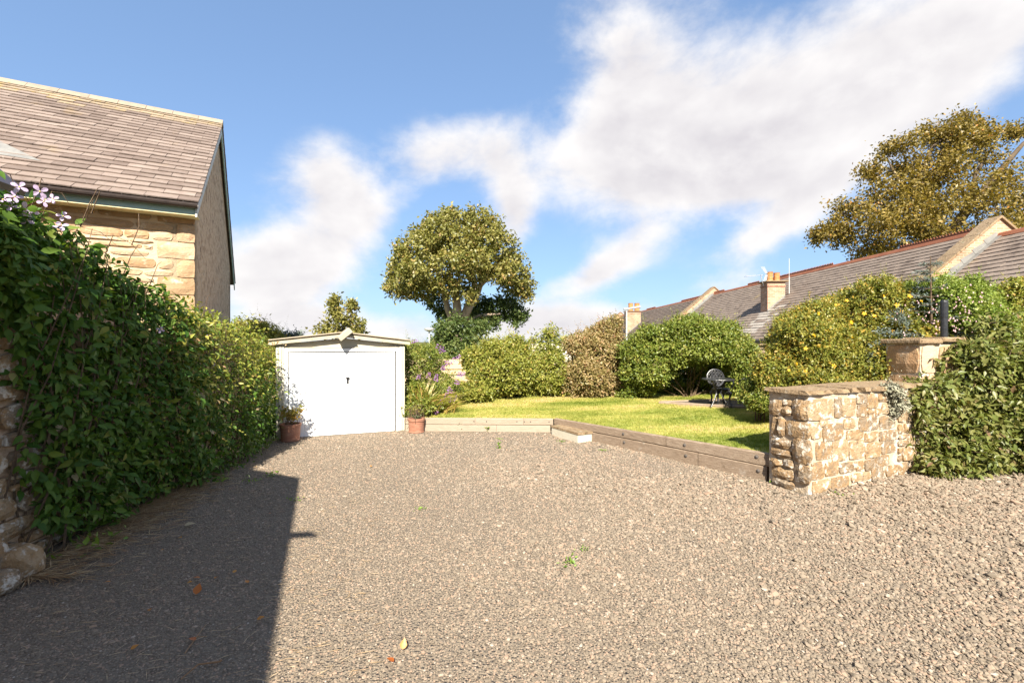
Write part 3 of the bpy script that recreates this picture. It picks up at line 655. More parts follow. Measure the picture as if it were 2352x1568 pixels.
# ------------------------------------------------------------------ timber edging of the lawn
def sleeper(root, a, b, z0a, z1a, z0b, z1b, depth, mat, ins=None):
    a = Vector(a); b = Vector(b); d = (b - a).normalized(); nb_ = Vector((-d.y, d.x, 0)); L = (b - a).length
    c = .012; sec = [(0, c), (c, 0), (depth - c, 0), (depth, c), (depth, 1 - c), (depth - c, 1), (c, 1), (0, 1 - c)]
    V = []
    for t, z0, z1 in ((0, z0a, z1a), (.5, (z0a + z0b) / 2, (z1a + z1b) / 2), (1, z0b, z1b)):
        p = a.lerp(b, t)
        for o_, h in sec:
            hh = z0 + c * 1.0 if h == c else z1 - c if h == 1 - c else z0 if h == 0 else z1
            V.append(p + nb_ * o_ + Vector((0, 0, hh)))
    F = [(s * 8 + k, s * 8 + (k + 1) % 8, s * 8 + 8 + (k + 1) % 8, s * 8 + 8 + k) for s in (0, 1) for k in range(8)] + [tuple(range(7, -1, -1)), tuple(range(16, 24))]
    return add('sleeper', MB().addm(V, F).mesh('sleeper'), mat, root)
se = thing('timber_edging', 'bleached pale timber boards edging the lawn beside the garage', 'edging', (0, 0, 0))
def pe(x): return (x, 11.16 + (x + 2.05) * -.035, 0)
for x0, x1 in ((-2.62, -.905), (-.9, .28), (.285, 1.0)):
    sleeper(se, pe(x0), pe(x1), .165, .325, .165, .325, .08, MAT['pale_timber'])
for x0, x1 in ((-2.62, -.38), (-.375, .93)):
    sleeper(se, pe(x0), pe(x1), -.02, .158, -.02, .158, .08, MAT['pale_timber'])
for x in (-.93, -.62, .12, .3, .45, .9): MB().lathe([(.0, .006), (.012, .004), (.014, 0)], 8).build('bolt', MAT['black_metal'], se, Matrix.Translation((x, pe(x)[1] - .004, .25)) @ Matrix.Rotation(R(90), 4, 'X'))
sb = thing('sleeper_edging', 'brown bolted timber sleepers holding up the lawn towards the stone wall', 'edging', (0, 0, 0))
A, B = Vector((1.02, 11.02, 0)), Vector((4.05, 7.1, 0))
def pl(t): p = A.lerp(B, t); return (p.x, p.y, 0)
sleeper(sb, pl(0), pl(.62), .19, .34, .225, .40, .1, MAT['brown_timber']); sleeper(sb, pl(.623), pl(1), .225, .40, .235, .44, .1, MAT['brown_timber'])
sleeper(sb, pl(.2), pl(.75), -.03, .19, -.03, .222, .1, MAT['brown_timber']); sleeper(sb, pl(.753), pl(.985), -.03, .222, -.03, .228, .1, MAT['brown_timber'])
bd = (B - A).normalized(); bn = Vector((bd.y, -bd.x, 0)); bn = -bn if bn.y > 0 else bn
for t, z in ((.42, .30), (.425, .13), (.70, .32), (.705, .13), (.955, .36), (.96, .14)):
    p = A.lerp(B, t) + bn * .004
    MB().lathe([(0, .018), (.018, .014), (.022, .006), (.03, .005), (.03, 0)], 10).build('bolt', MAT['rusty_bolt'], sb, Matrix.Translation((p.x, p.y, z)) @ bn.to_track_quat('Z', 'Y').to_matrix().to_4x4())
# stone step in the corner
stp = thing('stone_step', 'low stone slab step set in the corner of the timber edging', 'step', (0, 0, 0))
c1, c2, c3, c4 = Vector((.92, 10.78, 0)), Vector((1.43, 9.87, 0)), Vector((1.85, 10.08, 0)), Vector((1.30, 10.95, 0))
ctr = (c1 + c2 + c3 + c4) / 4; sh = lambda p, k: ctr + (p - ctr) * k
MB().prism([sh(c, .96) + Vector((0, 0, -.02)) for c in (c1, c2, c3, c4)], (0, 0, .19)).build('base', MAT['cream_concrete'], stp)
m12, m43 = c1.lerp(c2, .5), c4.lerp(c3, .5)
for q4 in ((c1, m12 - (c2 - c1) * .008, m43 - (c3 - c4) * .008, c4), (m12 + (c2 - c1) * .008, c2, c3, m43 + (c3 - c4) * .008)):
    MB().prism([Vector(p) + Vector((0, 0, .171)) for p in q4], (0, 0, .045)).build('slab', MAT['coping'], stp)

# ------------------------------------------------------------------ stone wall end, right
WR = math.atan2(.405, .914)
sw_ = thing('stone_wall', 'low lichened rubble stone wall with flat coping ending beside the lawn', 'wall', (4.22, 6.49, 0), WR)
WM = Matrix.Translation((4.22, 6.49, 0)) @ Matrix.Rotation(WR, 4, 'Z'); WI = WM.inverted()
WT, WH, WL = .62, 1.43, 6.4
core = MB().box((WL / 2 + .02, WT / 2 + .01, WH / 2), (WL - .02, WT - .02, WH)).build('wall_core', MAT['mortar'], sw_)
def zoomray(x, y):
    px = (2200 + x / 2.4125) * .784; py = (850 + y / 2.4125) * .784; return WI @ Vector((0, 0, EYE)), (WI.to_3x3() @ Vector(((px - 1176) / FOC, 1, (784 - py) / FOC)))
def hit(x, y, ax):
    o, d = zoomray(x, y); t = -o[ax] / d[ax]; return o + d * t
FS = [(400, 770, 585, 915), (595, 757, 642, 900), (648, 762, 742, 890), (750, 735, 820, 800), (825, 730, 900, 830), (908, 730, 1000, 785), (755, 808, 822, 890), (830, 838, 925, 888), (930, 795, 1020, 872),
      (428, 938, 500, 1050), (490, 915, 540, 962), (515, 945, 652, 1060), (660, 905, 740, 978), (770, 893, 905, 990), (915, 885, 1020, 978), (680, 988, 800, 1055), (810, 1000, 905, 1068), (912, 990, 1040, 1060),
      (465, 1068, 570, 1195), (578, 1060, 690, 1205), (697, 1062, 805, 1188), (812, 1078, 920, 1180), (928, 1065, 1030, 1150),
      (430, 1215, 520, 1335), (530, 1212, 622, 1308), (630, 1218, 740, 1285), (748, 1208, 800, 1272), (808, 1195, 880, 1270), (887, 1168, 980, 1240),
      (575, 1318, 695, 1405), (715, 1288, 850, 1345), (858, 1248, 950, 1335), (440, 1345, 565, 1435), (960, 1238, 1040, 1310)]
ES = [(292, 770, 395, 915), (132, 775, 240, 885), (208, 772, 285, 812), (242, 922, 405, 1040), (140, 892, 185, 1040), (190, 890, 236, 1030), (136, 1048, 275, 1115), (297, 1045, 415, 1225), (142, 1120, 283, 1180), (142, 1188, 222, 1240), (232, 1198, 295, 1250), (146, 1255, 300, 1330), (307, 1232, 418, 1365), (150, 1335, 300, 1395), (208, 820, 285, 885)]
rw = np.random.default_rng(77)
for (x0, y0, x1, y1) in FS:
    a = hit(x0, (y0 + y1) / 2, 1); b = hit(x1, (y0 + y1) / 2, 1); xm = (x0 + x1) / 2; t = hit(xm, y0, 1); u = hit(xm, y1, 1)
    w, h = b.x - a.x, t.z - u.z; zc = max((t.z + u.z) / 2, h / 2 + .0)
    if zc + h / 2 > WH - .01: h -= max(0, zc + h / 2 - WH + .015); 
    add('stone', stone_mesh(rw, w * 1.03, h * 1.03, rw.uniform(.0, .014), .010, .30), MAT['rubble'], core, Matrix.Translation(((a.x + b.x) / 2, .005, min(zc, WH - h / 2 - .01))))
for (x0, y0, x1, y1) in ES:
    ym = (y0 + y1) / 2; a = hit(x0, ym, 0); b = hit(x1, ym, 0); xm = (x0 + x1) / 2; t = hit(xm, y0, 0); u = hit(xm, y1, 0)
    w, h = abs(a.y - b.y), t.z - u.z; zc = max((t.z + u.z) / 2, h / 2)
    add('stone', stone_mesh(rw, w * 1.02, h * 1.0, rw.uniform(.03, .075), .018, .45), MAT['rubble'], core, Matrix.Translation((.02, (a.y + b.y) / 2, min(zc, WH - h / 2 - .01))) @ Matrix.Rotation(R(-90), 4, 'Z'))
for cx, cz, a, h in course_stones(rw, 2.25, 3.4, 0, 1.38, (.16, .3), (.25, .5), .03):
    add('stone', stone_mesh(rw, a, h, .025, .01, .3), MAT['rubble'], core, Matrix.Translation((cx, .005, cz)))
x = -.05
for L in (.98, .52, .9, .7):
    o = add('coping_stone', rough_slab(L - .012, WT + .07 + .03 * math.sin(x * 13), .06 + .012 * math.sin(x * 9), int(x * 50) + 20), MAT['coping'], sw_); o.location = (x + L / 2, WT / 2, WH + .03); o.rotation_euler = (.012 * math.sin(x * 5), .008 * math.cos(x * 7), 0); x += L

# gate pier standing behind the wall, with a dark post on it
PB = P(2118, 830, 8.3)
gp = thing('gate_pier', 'square sandstone gate pier rising behind the low wall beside the climber', 'pier', (PB.x, PB.y, 0), R(10))
pc = MB().box((0, 0, 1.08), (.86, .6, 2.16)).build('pier_core', MAT['mortar'], gp)
rp = np.random.default_rng(31)
for z0, z1, sp in ((1.25, 1.62, (0.0,)), (1.63, 2.14, (-.06,)), (.9, 1.24, (.12,))):
    xs = [-.43] + list(sp) + [.43]
    for i in range(len(xs) - 1):
        add('stone', stone_mesh(rp, xs[i + 1] - xs[i] - .02, z1 - z0 - .02, .04, .016, .4), MAT['sandstone'], pc, Matrix.Translation(((xs[i] + xs[i + 1]) / 2, -.3, (z0 + z1) / 2)))
    add('stone', stone_mesh(rp, .56, z1 - z0 - .02, .04, .016, .4), MAT['sandstone'], pc, Matrix.Translation((-.43, 0, (z0 + z1) / 2)) @ Matrix.Rotation(R(-90), 4, 'Z'))
for x0, x1, dz in ((-.5, -.02, 0), (-.01, .48, .03)): MB().box(((x0 + x1) / 2, 0, 2.2 + dz), (x1 - x0, .74, .09), bev=.02).build('coping_stone', MAT['coping'], gp)
pp = P(2168, 780, 8.1)
po = MB().lathe([(.0, 0), (.052, 0), (.052, 2.62), (.058, 2.63), (.058, 2.9), (.05, 2.93), (0, 2.93)], 16).build('post', MAT['black_metal'], None, Matrix.Translation((pp.x, pp.y, 0)), smooth=False)
tag(po, 'black round metal post standing up out of the climber beside the pier', 'post')

# ------------------------------------------------------------------ cottage terrace, right
RX, RZ, EX, EZ, TS = 14.95, 5.66, 11.05, 2.36, .846
te = thing('cottage_terrace', 'long row of slate roofed brick cottages behind the garden bushes', 'terraced house', (RX, 14, 0))
TM = Matrix.Translation((RX, 14, 0))
def tx(x, y, z): return (x - RX, y - 14, z)
wl = MB(); wl.box(tx(EX + .35, 34, 1.15), (.3, 56, 2.5)); wl.box(tx(2 * RX - EX - .35, 34, 1.15), (.3, 56, 2.5)); wl.build('wall', MAT['render'], te)
troof = MB()
def slope_quad(y0, y1, ridge=RZ):
    dz = ridge - RZ
    for s in (1, -1):
        e = EX if s > 0 else 2 * RX - EX
        troof.prism([tx(e, y0, EZ + dz), tx(RX, y0, ridge), tx(RX, y0, ridge - .1), tx(e, y0, EZ + dz - .1)], (0, y1 - y0, 0))
slope_quad(6.5, 13.9, 5.42); slope_quad(14.3, 33.6); slope_quad(34.2, 63, 5.62)
tr = troof.build('roof', MAT['terrace_slate'], te)
upv = Vector((RX - EX, 0, RZ - EZ)); SLT = upv.length; rr = np.random.default_rng(9)
slate_slope(tr, TM, tx(EX - .12, 0, EZ - .10), (0, -1, 0), upv, -33.6, -14.3, .33, SLT / 24, 24, .020, MAT['terrace_slate'], rr, 190, in_frame, lambda w, j, r: abs(w.y - 22.0 + (12.5 - w.x) * .1) < .75 and w.x < 12.7 and r.random() < .75, MAT['lichen_slate_pale'])
slate_slope(tr, TM, tx(EX - .12, 0, EZ - .10 - .24), (0, -1, 0), upv, -13.9, -10.5, .33, SLT / 24, 24, .020, MAT['terrace_slate'], rr, 110, in_frame)
slate_slope(tr, TM, tx(EX - .12, 0, EZ - .10 - .04), (0, -1, 0), upv, -63, -34.2, .5, SLT / 20, 20, .022, MAT['terrace_slate'], rr, 0)
# crested clay ridge tiles
prof_r = [(-.13, -.10), (-.05, .02), (0, .05), (.05, .02), (.13, -.10), (0, -.02)]
plain = MB().prism([(a, 0, b) for a, b in prof_r], (0, .44, 0)).mesh('ridge_tile'); plain.materials.append(MAT['clay_red'])
cm = MB().prism([(a, 0, b) for a, b in prof_r], (0, .44, 0)); teeth = [(0, .04)]
for i in range(4): teeth += [(.0 + i * .11, .10), (.055 + i * .11, .165), (.11 + i * .11, .10)]
cm.prism([(-.012, y, z) for y, z in teeth + [(.44, .04)]], (.024, 0, 0)); crest = cm.mesh('ridge_tile'); crest.materials.append(MAT['clay_red'])
rr2 = random.Random(4)
for y0, y1, rz_ in ((9.5, 13.8, 5.42), (14.4, 33.5, RZ), (34.3, 62.5, 5.62)):
    y = y0; run = 0; on = True
    while y < y1:
        if run <= 0: on = rr2.random() < .62; run = rr2.randint(3, 8) if on else rr2.randint(1, 7)
        if y0 < 14: on = False
        add('ridge_tile', crest if on else plain, None, tr, Matrix.Translation(tx(RX, y, rz_ + .06))); y += .452; run -= 1
# party wall parapets
def parapet(y, th, up, peakz):
    e = EX - .15; k = TS; f = lambda x: peakz - abs(x - RX) * k
    o = MB().prism([tx(e, y, 0), tx(e, y, f(e)), tx(RX, y, peakz), tx(2 * RX - e, y, f(e)), tx(2 * RX - e, y, 0)], (0, th, 0)).build('parapet', MAT['brick'], te)
    for s in (-1, 1):
        n = 6
        for i in range(n):
            a = (RX - e + .12) * i / n; b_ = (RX - e + .12) * (i + 1) / n - .012
            MB().prism([tx(RX + s * a, y - .07, peakz - a * k + .0), tx(RX + s * b_, y - .07, peakz - b_ * k + .0), tx(RX + s * b_, y - .07, peakz - b_ * k + .075), tx(RX + s * a, y - .07, peakz - a * k + .075)], (0, th + .14, 0)).build('coping_stone', MAT['coping'], o)
    return o
pa1 = parapet(13.95, .38, 0, 5.98); pa2 = parapet(33.65, .55, 0, 6.2); pa3 = parapet(62.6, .5, 0, 6.2)
def flash(y, w, ridge, n=11):
    # stepped lead apron on the near side of a parapet
    up = upv.normalized(); nn = Vector((-upv.z, 0, upv.x)).normalized()
    for i in range(n):
        s0, s1 = SLT * i / n, SLT * (i + 1) / n - .01
        p = lambda s, yy, h: Vector(tx(EX, yy, EZ + ridge - RZ)) + up * s + nn * h
        MB().prism([p(s0, y - w, .06), p(s1, y - w, .06), p(s1, y - .001, .062), p(s0, y - .001, .062)], nn * .006).build('flashing', MAT['lead'], te)
        MB().prism([p(s0, y - .012, .06), p(s1, y - .012, .06), p(s1, y - .012, .17), p(s0, y - .012, .24)], (0, .008, 0)).build('flashing', MAT['lead'], te)
flash(13.95, .16, 5.42); flash(33.65, .25, RZ)
# chimneys
def chimney(xc, y, w, d, top, pots, mat='brick'):
    zb = EZ + (xc - EX) * TS - .8
    c = MB().box(tx(xc, y + d / 2, (zb + top) / 2), (w, d, top - zb)).build('chimney', MAT[mat], te)
    MB().box(tx(xc, y + d / 2, top - .20), (w + .05, d + .05, .07)).build('brick_band', MAT['brick_dark'], c)
    MB().box(tx(xc, y + d / 2, top + .03), (w + .24, d + .24, .06), bev=.015).build('chimney_cap', MAT['coping'], c)
    for px_, py_, r, h in pots:
        mb = MB(); prof = [(r * .95, 0)]
        for i in range(6): prof += [(r * .95, h * (i + .3) / 6), (r * 1.06, h * (i + .4) / 6), (r * 1.06, h * (i + .7) / 6), (r * .95, h * (i + .8) / 6)]
        prof += [(r * 1.1, h), (r * .8, h), (r * .8, h * .6)]
        mb.lathe(prof, 12); mb.build('chimney_pot', MAT['clay_orange'], c, Matrix.Translation(tx(px_, py_, top + .06)))
    e = .05
    for s in (-1,):
        up = upv.normalized(); nn = Vector((-upv.z, 0, upv.x)).normalized()
        base = Vector(tx(xc - w / 2, y, EZ + (xc - w / 2 - EX) * TS))
        MB().prism([base + nn * .04 - up * .12 + Vector((0, -.14, 0)), base + nn * .04 + up * (w / math.cos(math.atan(TS)) + .1) + Vector((0, -.14, 0)), base + nn * .04 + up * (w / math.cos(math.atan(TS)) + .1) + Vector((0, -.005, 0)), base + nn * .04 - up * .12 + Vector((0, -.005, 0))], nn * .01).build('flashing', MAT['lead'], c)
        MB().prism([base + nn * .04 - up * .18 + Vector((0, -.14, 0)), base + nn * .04 - up * .02 + Vector((0, -.14, 0)), base + nn * .04 - up * .02 + Vector((0, d + .1, 0)), base + nn * .04 - up * .18 + Vector((0, d + .1, 0))], nn * .012).build('flashing', MAT['lead'], c)
        MB().prism([base + Vector((0, -.01, -.02)), base + Vector((w, -.01, w * TS - .02)), base + Vector((w, -.01, w * TS + .16)), base + Vector((0, -.01, .16))], (0, .006, 0)).build('flashing', MAT['lead'], c)
    return c
MAT['brick_dark'] = brickmat('dark brick band', (.22, .10, .07), (.30, .15, .10), (.45, .37, .29))
chimney(12.95, 22.3, .86, .62, 5.12, [(12.8, 22.6, .145, .46), (13.14, 22.6, .14, .42)])
chimney(12.35, 46.2, 1.45, .9, 5.25, [(12.15, 46.6, .24, .8), (12.8, 46.6, .26, .8)])
# aerials
ar = thing('tv_aerial', 'grey television aerial on a bent mast at the near chimney cap', 'aerial', tx(0, 0, 0) and (12.45, 22.4, 5.15))
MB().tube([(.0, .1, -.2), (-.14, .05, .1), (-.2, 0, .32)], .018, 6).build('mast', MAT['grey_metal'], ar)
bo = MB().tube([(-.05, 0, .32), (-1.0, -.15, .24)], .013, 5).build('boom', MAT['grey_metal'], ar)
for i in range(9): MB().tube([(-.25 - i * .09, -.12, .30 - i * .009), (-.25 - i * .09, .10, .32 - i * .009)], .009, 4).build('element', MAT['grey_metal'], ar)
for s in (1, -1):
    for k in range(4): MB().tube([(-.05 + k * .03, -.16, .34 + s * .03), (-.18 - .1 * (s > 0) + k * .05, -.16, .34 + s * .36)], .01, 4).build('reflector_rod', MAT['grey_metal'], ar)
wp = MB().tube([(13.52, 22.2, 4.0), (13.52, 22.2, 5.35)], .022, 8).tube([(13.52, 22.2, 5.35), (13.52, 22.2, 6.25)], .013, 8).build('whip_aerial', MAT['grey_metal'])
tag(wp, 'tall white whip aerial rising beside the near chimney', 'aerial')
# rear wing with a white gable, its slates, and gutter along the eaves
wg = thing('rear_wing', 'small white gabled rear wing against the cottage eaves behind yellow flowered bush', 'extension', (10.6, 17.3, 0))
MB().prism([(0, -1.5, 0), (0, 1.5, 0), (0, 1.5, 2.45), (0, 0, 3.32), (0, -1.5, 2.45)], (1.6, 0, 0)).build('wall', MAT['render'], wg)
for s in (-1, 1): MB().prism([(-.02, 0, 3.36), (-.02, s * 1.6, 2.42), (-.02, s * 1.6, 2.45), (-.02, 0, 3.39)], (2.4, 0, 0)).build('roof', MAT['terrace_slate'], wg)
MB().tube([tx(EX - .2, 17.5, EZ - .13), tx(EX - .2, 33.5, EZ - .13)], .065, 8).build('gutter', MAT['gutter'], te)
MB().box(tx(EX - .1, 26, EZ - .2), (.03, 15, .16)).build('fascia', MAT['gutter'], te)
sdp = P(1691, 753, 20.5)
sd_ = thing('satellite_dish', 'pale grey satellite dish on the cottage eaves above the bushes', 'satellite dish', sdp)
MB().lathe([(0, .0), (.12, .015), (.24, .06), (.34, .12), (.34, .13), (.24, .075), (0, .015)], 20).build('dish', MAT['grey_metal'], sd_, Matrix.Rotation(R(-62), 4, 'Y') @ Matrix.Rotation(R(-20), 4, 'X'), smooth=True)
MB().tube([(.02, 0, -.02), (.25, .1, -.2), (.6, .1, -.25)], .025, 6).build('bracket', MAT['black_metal'], sd_)
# far bungalow
bu = thing('bungalow', 'distant bungalow with brown tiled roof and white verge beyond the hedge', 'bungalow', (2.6, 36, 0))
MB().box((-.3, 3, 1.0), (4.2, 5, 2.0)).build('wall', MAT['cream_concrete'], bu)
MB().prism([(-3.2, -.3, .85), (1.0, -.3, .85), (1.6, 2.6, 1.62), (-3.2, 2.6, 1.62)], (0, 0, .1)).build('roof', MAT['brown_tile'] if 'brown_tile' in MAT else MAT['clay_red'], bu)
MB().prism([(.6, -.9, .2), (.6, -.9, .75), (2.05, -.9, 1.5), (3.5, -.9, .75), (3.5, -.9, .2)], (0, 3, 0)).build('gable', MAT['cream_concrete'], bu)
for s in (-1, 1): MB().prism([(2.05, -1.0, 1.56), (2.05 + s * 1.7, -1.0, .66), (2.05 + s * 1.7, -1.0, .80), (2.05, -1.0, 1.70)], (0, .05, 0)).build('verge_board', MAT['white_door'], bu)
MB().tube([(2.0, 1.5, 1.4), (2.0, 1.5, 3.0)], .03, 5).build('aerial_pole', MAT['grey_metal'], bu)
# timber fence at the back of the lawn
fe = thing('timber_fence', 'pale timber board fence half hidden behind the purple buddleia', 'fence', (-1.5, 16.6, .3))
for i, z in enumerate((.2, .42, .64, .86, 1.08, 1.25)):
    for j in range(4): MB().box((-2.4 + j * 1.62, .02 * (i % 2), z - .08), (1.6, .025, .165 if i % 2 else .2)).build('board', MAT['fence_timber'], fe)
for j in range(5): MB().box((-3.2 + j * 1.6, .06, .62), (.1, .1, 1.4)).build('fence_post', MAT['fence_timber'], fe)
bw = thing('boundary_wall', 'low stone wall with coping glimpsed behind the bushes under the cottages', 'wall', (7.6, 15.9, 0), R(-52))
MB().box((0, 0, 1.05), (8, .3, 2.0)).build('wall_body', MAT['gablestone'], bw)
for i in range(8): MB().box((-3.5 + i, 0, 2.09), (.985, .4, .075), bev=.012).build('coping_stone', MAT['coping'], bw)
# street lamps
def lamp(px, pyt, Y, label, arm):
    top = P(px, pyt, Y); r = thing('street_lamp', label, 'street lamp', (top.x, top.y, 0), group='street lamps beyond the hedge')
    MB().tube([(0, 0, 0), (0, 0, 1.2), (0, 0, 1.25), (0, 0, top.z)], [.085, .085, .05, .045], 8).build('pole', MAT['grey_metal'], r)
    if arm:
        h = MB(); h.box((.42, 0, top.z + .1), (.85, .26, .11), Matrix.Rotation(R(-9), 3, 'Y'), bev=.04); h.box((-.08, 0, top.z + .03), (.2, .16, .12), bev=.03); h.build('lamp_head', MAT['grey_metal'], r)
    else: MB().lathe([(.05, -.05), (.3, .06), (.32, .16), (.1, .2), (0, .2)], 12).build('lamp_head', MAT['grey_metal'], r, Matrix.Translation((0, 0, top.z)))
lamp(1439, 711, 27, 'grey street lamp with arm head in front of the far brick chimney', True)
lamp(986, 760, 28, 'small thin street lamp behind the buddleia below the round tree', False)
# ------------------------------------------------------------------ instanced cover: pebbles and turf
def scatter(name, pts, rot, scl, idx, protos, kind='stuff', parent=None):
    me = bpy.data.meshes.new(name); me.vertices.add(len(pts)); me.vertices.foreach_set('co', pts.astype(np.float32).ravel())
    a = me.attributes.new('rot', 'FLOAT_VECTOR', 'POINT'); a.data.foreach_set('vector', rot.astype(np.float32).ravel())
    a = me.attributes.new('scl', 'FLOAT', 'POINT'); a.data.foreach_set('value', scl.astype(np.float32))
    a = me.attributes.new('pick', 'INT', 'POINT'); a.data.foreach_set('value', idx.astype(np.int32))
    col = bpy.data.collections.new(name + '_shapes')
    for i, p in enumerate(protos): o = bpy.data.objects.new('%s_shape_%02d' % (name, i), p); col.objects.link(o)
    ng = bpy.data.node_groups.new(name + '_scatter', 'GeometryNodeTree')
    ng.interface.new_socket('Geometry', in_out='INPUT', socket_type='NodeSocketGeometry'); ng.interface.new_socket('Geometry', in_out='OUTPUT', socket_type='NodeSocketGeometry')
    N = ng.nodes.new; Lk = ng.links.new
    gi = N('NodeGroupInput'); go = N('NodeGroupOutput'); ip = N('GeometryNodeInstanceOnPoints'); ci = N('GeometryNodeCollectionInfo')
    ci.inputs[0].default_value = col; ci.inputs['Separate Children'].default_value = True; ci.inputs['Reset Children'].default_value = True
    def attr(n, t): q = N('GeometryNodeInputNamedAttribute'); q.data_type = t; q.inputs[0].default_value = n; return q.outputs[0]
    Lk(gi.outputs[0], ip.inputs['Points']); Lk(ci.outputs[0], ip.inputs['Instance']); ip.inputs['Pick Instance'].default_value = True
    Lk(attr('pick', 'INT'), ip.inputs['Instance Index']); Lk(attr('rot', 'FLOAT_VECTOR'), ip.inputs['Rotation']); Lk(attr('scl', 'FLOAT'), ip.inputs['Scale'])
    Lk(ip.outputs[0], go.inputs[0])
    o = add(name, me, parent=parent, kind=kind); md = o.modifiers.new('scatter', 'NODES'); md.node_group = ng
    return o
MAT['gravel'] = M_('gravel chips', [(.105, .085, .066), (.165, .132, .098), (.205, .165, .122), (.245, .194, .143), (.30, .205, .145), (.34, .285, .225), (.47, .43, .38)], 30, .85, rnd=.9, bump=.0, pos=[0, .12, .42, .70, .87, .95, 1.0], stain=[((.28, .232, .18), .55, .52, .25, 3), ((.10, .085, .065), .9, .66, .12, 8)])
for nd in MAT['gravel'].node_tree.nodes:
    if nd.bl_idname == 'ShaderNodeMapRange' and nd.inputs[2].default_value > .7 and nd.inputs[1].default_value > .5: nd.inputs[4].default_value = .35
rg = np.random.default_rng(12)
pebs = []
for i in range(9):
    bm = bmesh.new(); bmesh.ops.create_icosphere(bm, subdivisions=1 if i % 3 else 2, radius=.5); f = (rg.uniform(.75, 1.25), rg.uniform(.6, .95), rg.uniform(.4, .6))
    for v in bm.verts:
        k = 1 + rg.normal() * .10; v.co = Vector((v.co.x * k * f[0], v.co.y * k * f[1], v.co.z * k * f[2]))
    me = bpy.data.meshes.new('chip'); bm.to_mesh(me); bm.free(); me.materials.append(MAT['gravel']); pebs.append(me)
Ps = []; Ss = []
for y0, y1, st in ((2.1, 3.6, .0185), (3.6, 4.8, .020), (4.8, 6.5, .0225), (6.5, 9, .028), (9, 12.5, .036)):
    xm = 1.18 * y1 + 1.6; gx, gy = np.meshgrid(np.arange(-min(xm, 6.2), min(xm, 13), st), np.arange(y0, y1, st))
    p = np.stack([gx.ravel(), gy.ravel()], 1) + rg.uniform(-.5, .5, (gx.size, 2)) * st
    ok = (np.abs(p[:, 0]) < 1.15 * p[:, 1] + 1.7) & (p[:, 0] > np.interp(p[:, 1], *WXY) + .02)
    ok &= ~((p[:, 1] > 11.1 - (p[:, 0] + 2.05) * .035) & (p[:, 0] > -2.5) & (p[:, 0] < 1.1))
    dn = (p[:, 0] - 1.02) * -.792 + (p[:, 1] - 11.02) * -.612
    ok &= ~((dn < 0) & (p[:, 0] > 1.02) & (p[:, 0] < 4.2)); ok &= ~((p[:, 0] > 4.1) & ((p[:, 0] - 4.22) * -.405 + (p[:, 1] - 6.49) * .914 > 0))
    gd = (p[:, 0] + 5.33) * -.353 + (p[:, 1] - 10.26) * .936; gl = (p[:, 0] + 5.33) * .936 + (p[:, 1] - 10.26) * .353
    ok &= ~((gd > .02) & (gl > 0) & (gl < 2.9))
    p = p[ok]; Ps.append(p); Ss.append(np.full(len(p), st))
p = np.concatenate(Ps); st = np.concatenate(Ss); n = len(p)
zz = .012 * np.sin(p[:, 0] * 1.3 + .5) * np.sin(p[:, 1] * 1.1)
coarse = np.clip(vnoise(np.c_[p, np.zeros(n)], .5) * .35 + .35 + (p[:, 0] - .6) * .16 - (p[:, 1] - 3.5) * .03, .0, 1)     # loose stone to the right, trodden and finer in the middle
s = st * rg.lognormal(.10, .30, n) * (.72 + .55 * coarse); big = rg.random(n) < .02; s[big] *= 1.7
z3 = zz + s * (-.04 + .34 * coarse * rg.random(n) + .12 * rg.random(n))
scatter('gravel', np.c_[p, z3], np.c_[rg.normal(size=n) * (.12 + .3 * coarse), rg.normal(size=n) * (.12 + .3 * coarse), rg.uniform(0, 6.28, n)], s, rg.integers(0, 9, n), pebs)

# turf
def grassmat():
    m = leafmat('grass blades', [(.15, .19, .03)], trans=.35, rough=.5, spec=.25, attr=False)
    nt = m.node_tree; N = nt.nodes.new; Lk = nt.links.new; ramp = [x for x in nt.nodes if x.bl_idname == 'ShaderNodeValToRGB'][0]
    ramp_set(ramp, [(.15, .20, .024), (.31, .33, .07), (.47, .43, .13), (.60, .47, .25)], [0, .30, .58, .84])
    g = N('ShaderNodeNewGeometry'); mp = N('ShaderNodeMapping'); Lk(g.outputs['Position'], mp.inputs[0]); mp.inputs[3].default_value = (.42, .95, .3)
    n = N('ShaderNodeTexNoise'); Lk(mp.outputs[0], n.inputs['Vector']); n.inputs['Scale'].default_value = 1.0; n.inputs['Detail'].default_value = 4
    oi = [x for x in nt.nodes if x.bl_idname == 'ShaderNodeObjectInfo'][0]
    a = N('ShaderNodeMath'); a.operation = 'MULTIPLY_ADD'; Lk(oi.outputs['Random'], a.inputs[0]); a.inputs[1].default_value = .34; a.inputs[2].default_value = -.17
    mr = N('ShaderNodeMapRange'); Lk(n.outputs[0], mr.inputs[0]); mr.inputs[1].default_value = .32; mr.inputs[2].default_value = .72
    b = N('ShaderNodeMath'); Lk(mr.outputs[0], b.inputs[0]); Lk(a.outputs[0], b.inputs[1]); Lk(b.outputs[0], ramp.inputs[0])
    return m
MAT['grass'] = grassmat()
tufts = []
for i in range(6):
    mb = MB()
    for k in range(9):
        a = rg.uniform(0, 6.28); b_ = Vector((rg.normal() * .018, rg.normal() * .018, -.004)); h = rg.uniform(.022, .05); ln = Vector((math.cos(a), math.sin(a), 0)); sd2 = Vector((-ln.y, ln.x, 0)) * .0028
        t = b_ + ln * h * rg.uniform(.3, .9) + Vector((0, 0, h)); mid = b_.lerp(t, .5) + Vector((0, 0, h * .12))
        mb.addm([b_ - sd2, b_ + sd2, mid + sd2 * .8, t, mid - sd2 * .8], [(0, 1, 2, 4), (4, 2, 3)])
    me = mb.mesh('tuft', fix=False); me.materials.append(MAT['grass']); tufts.append(me)
u = rg.random(62000); v = rg.random(62000) ** .8
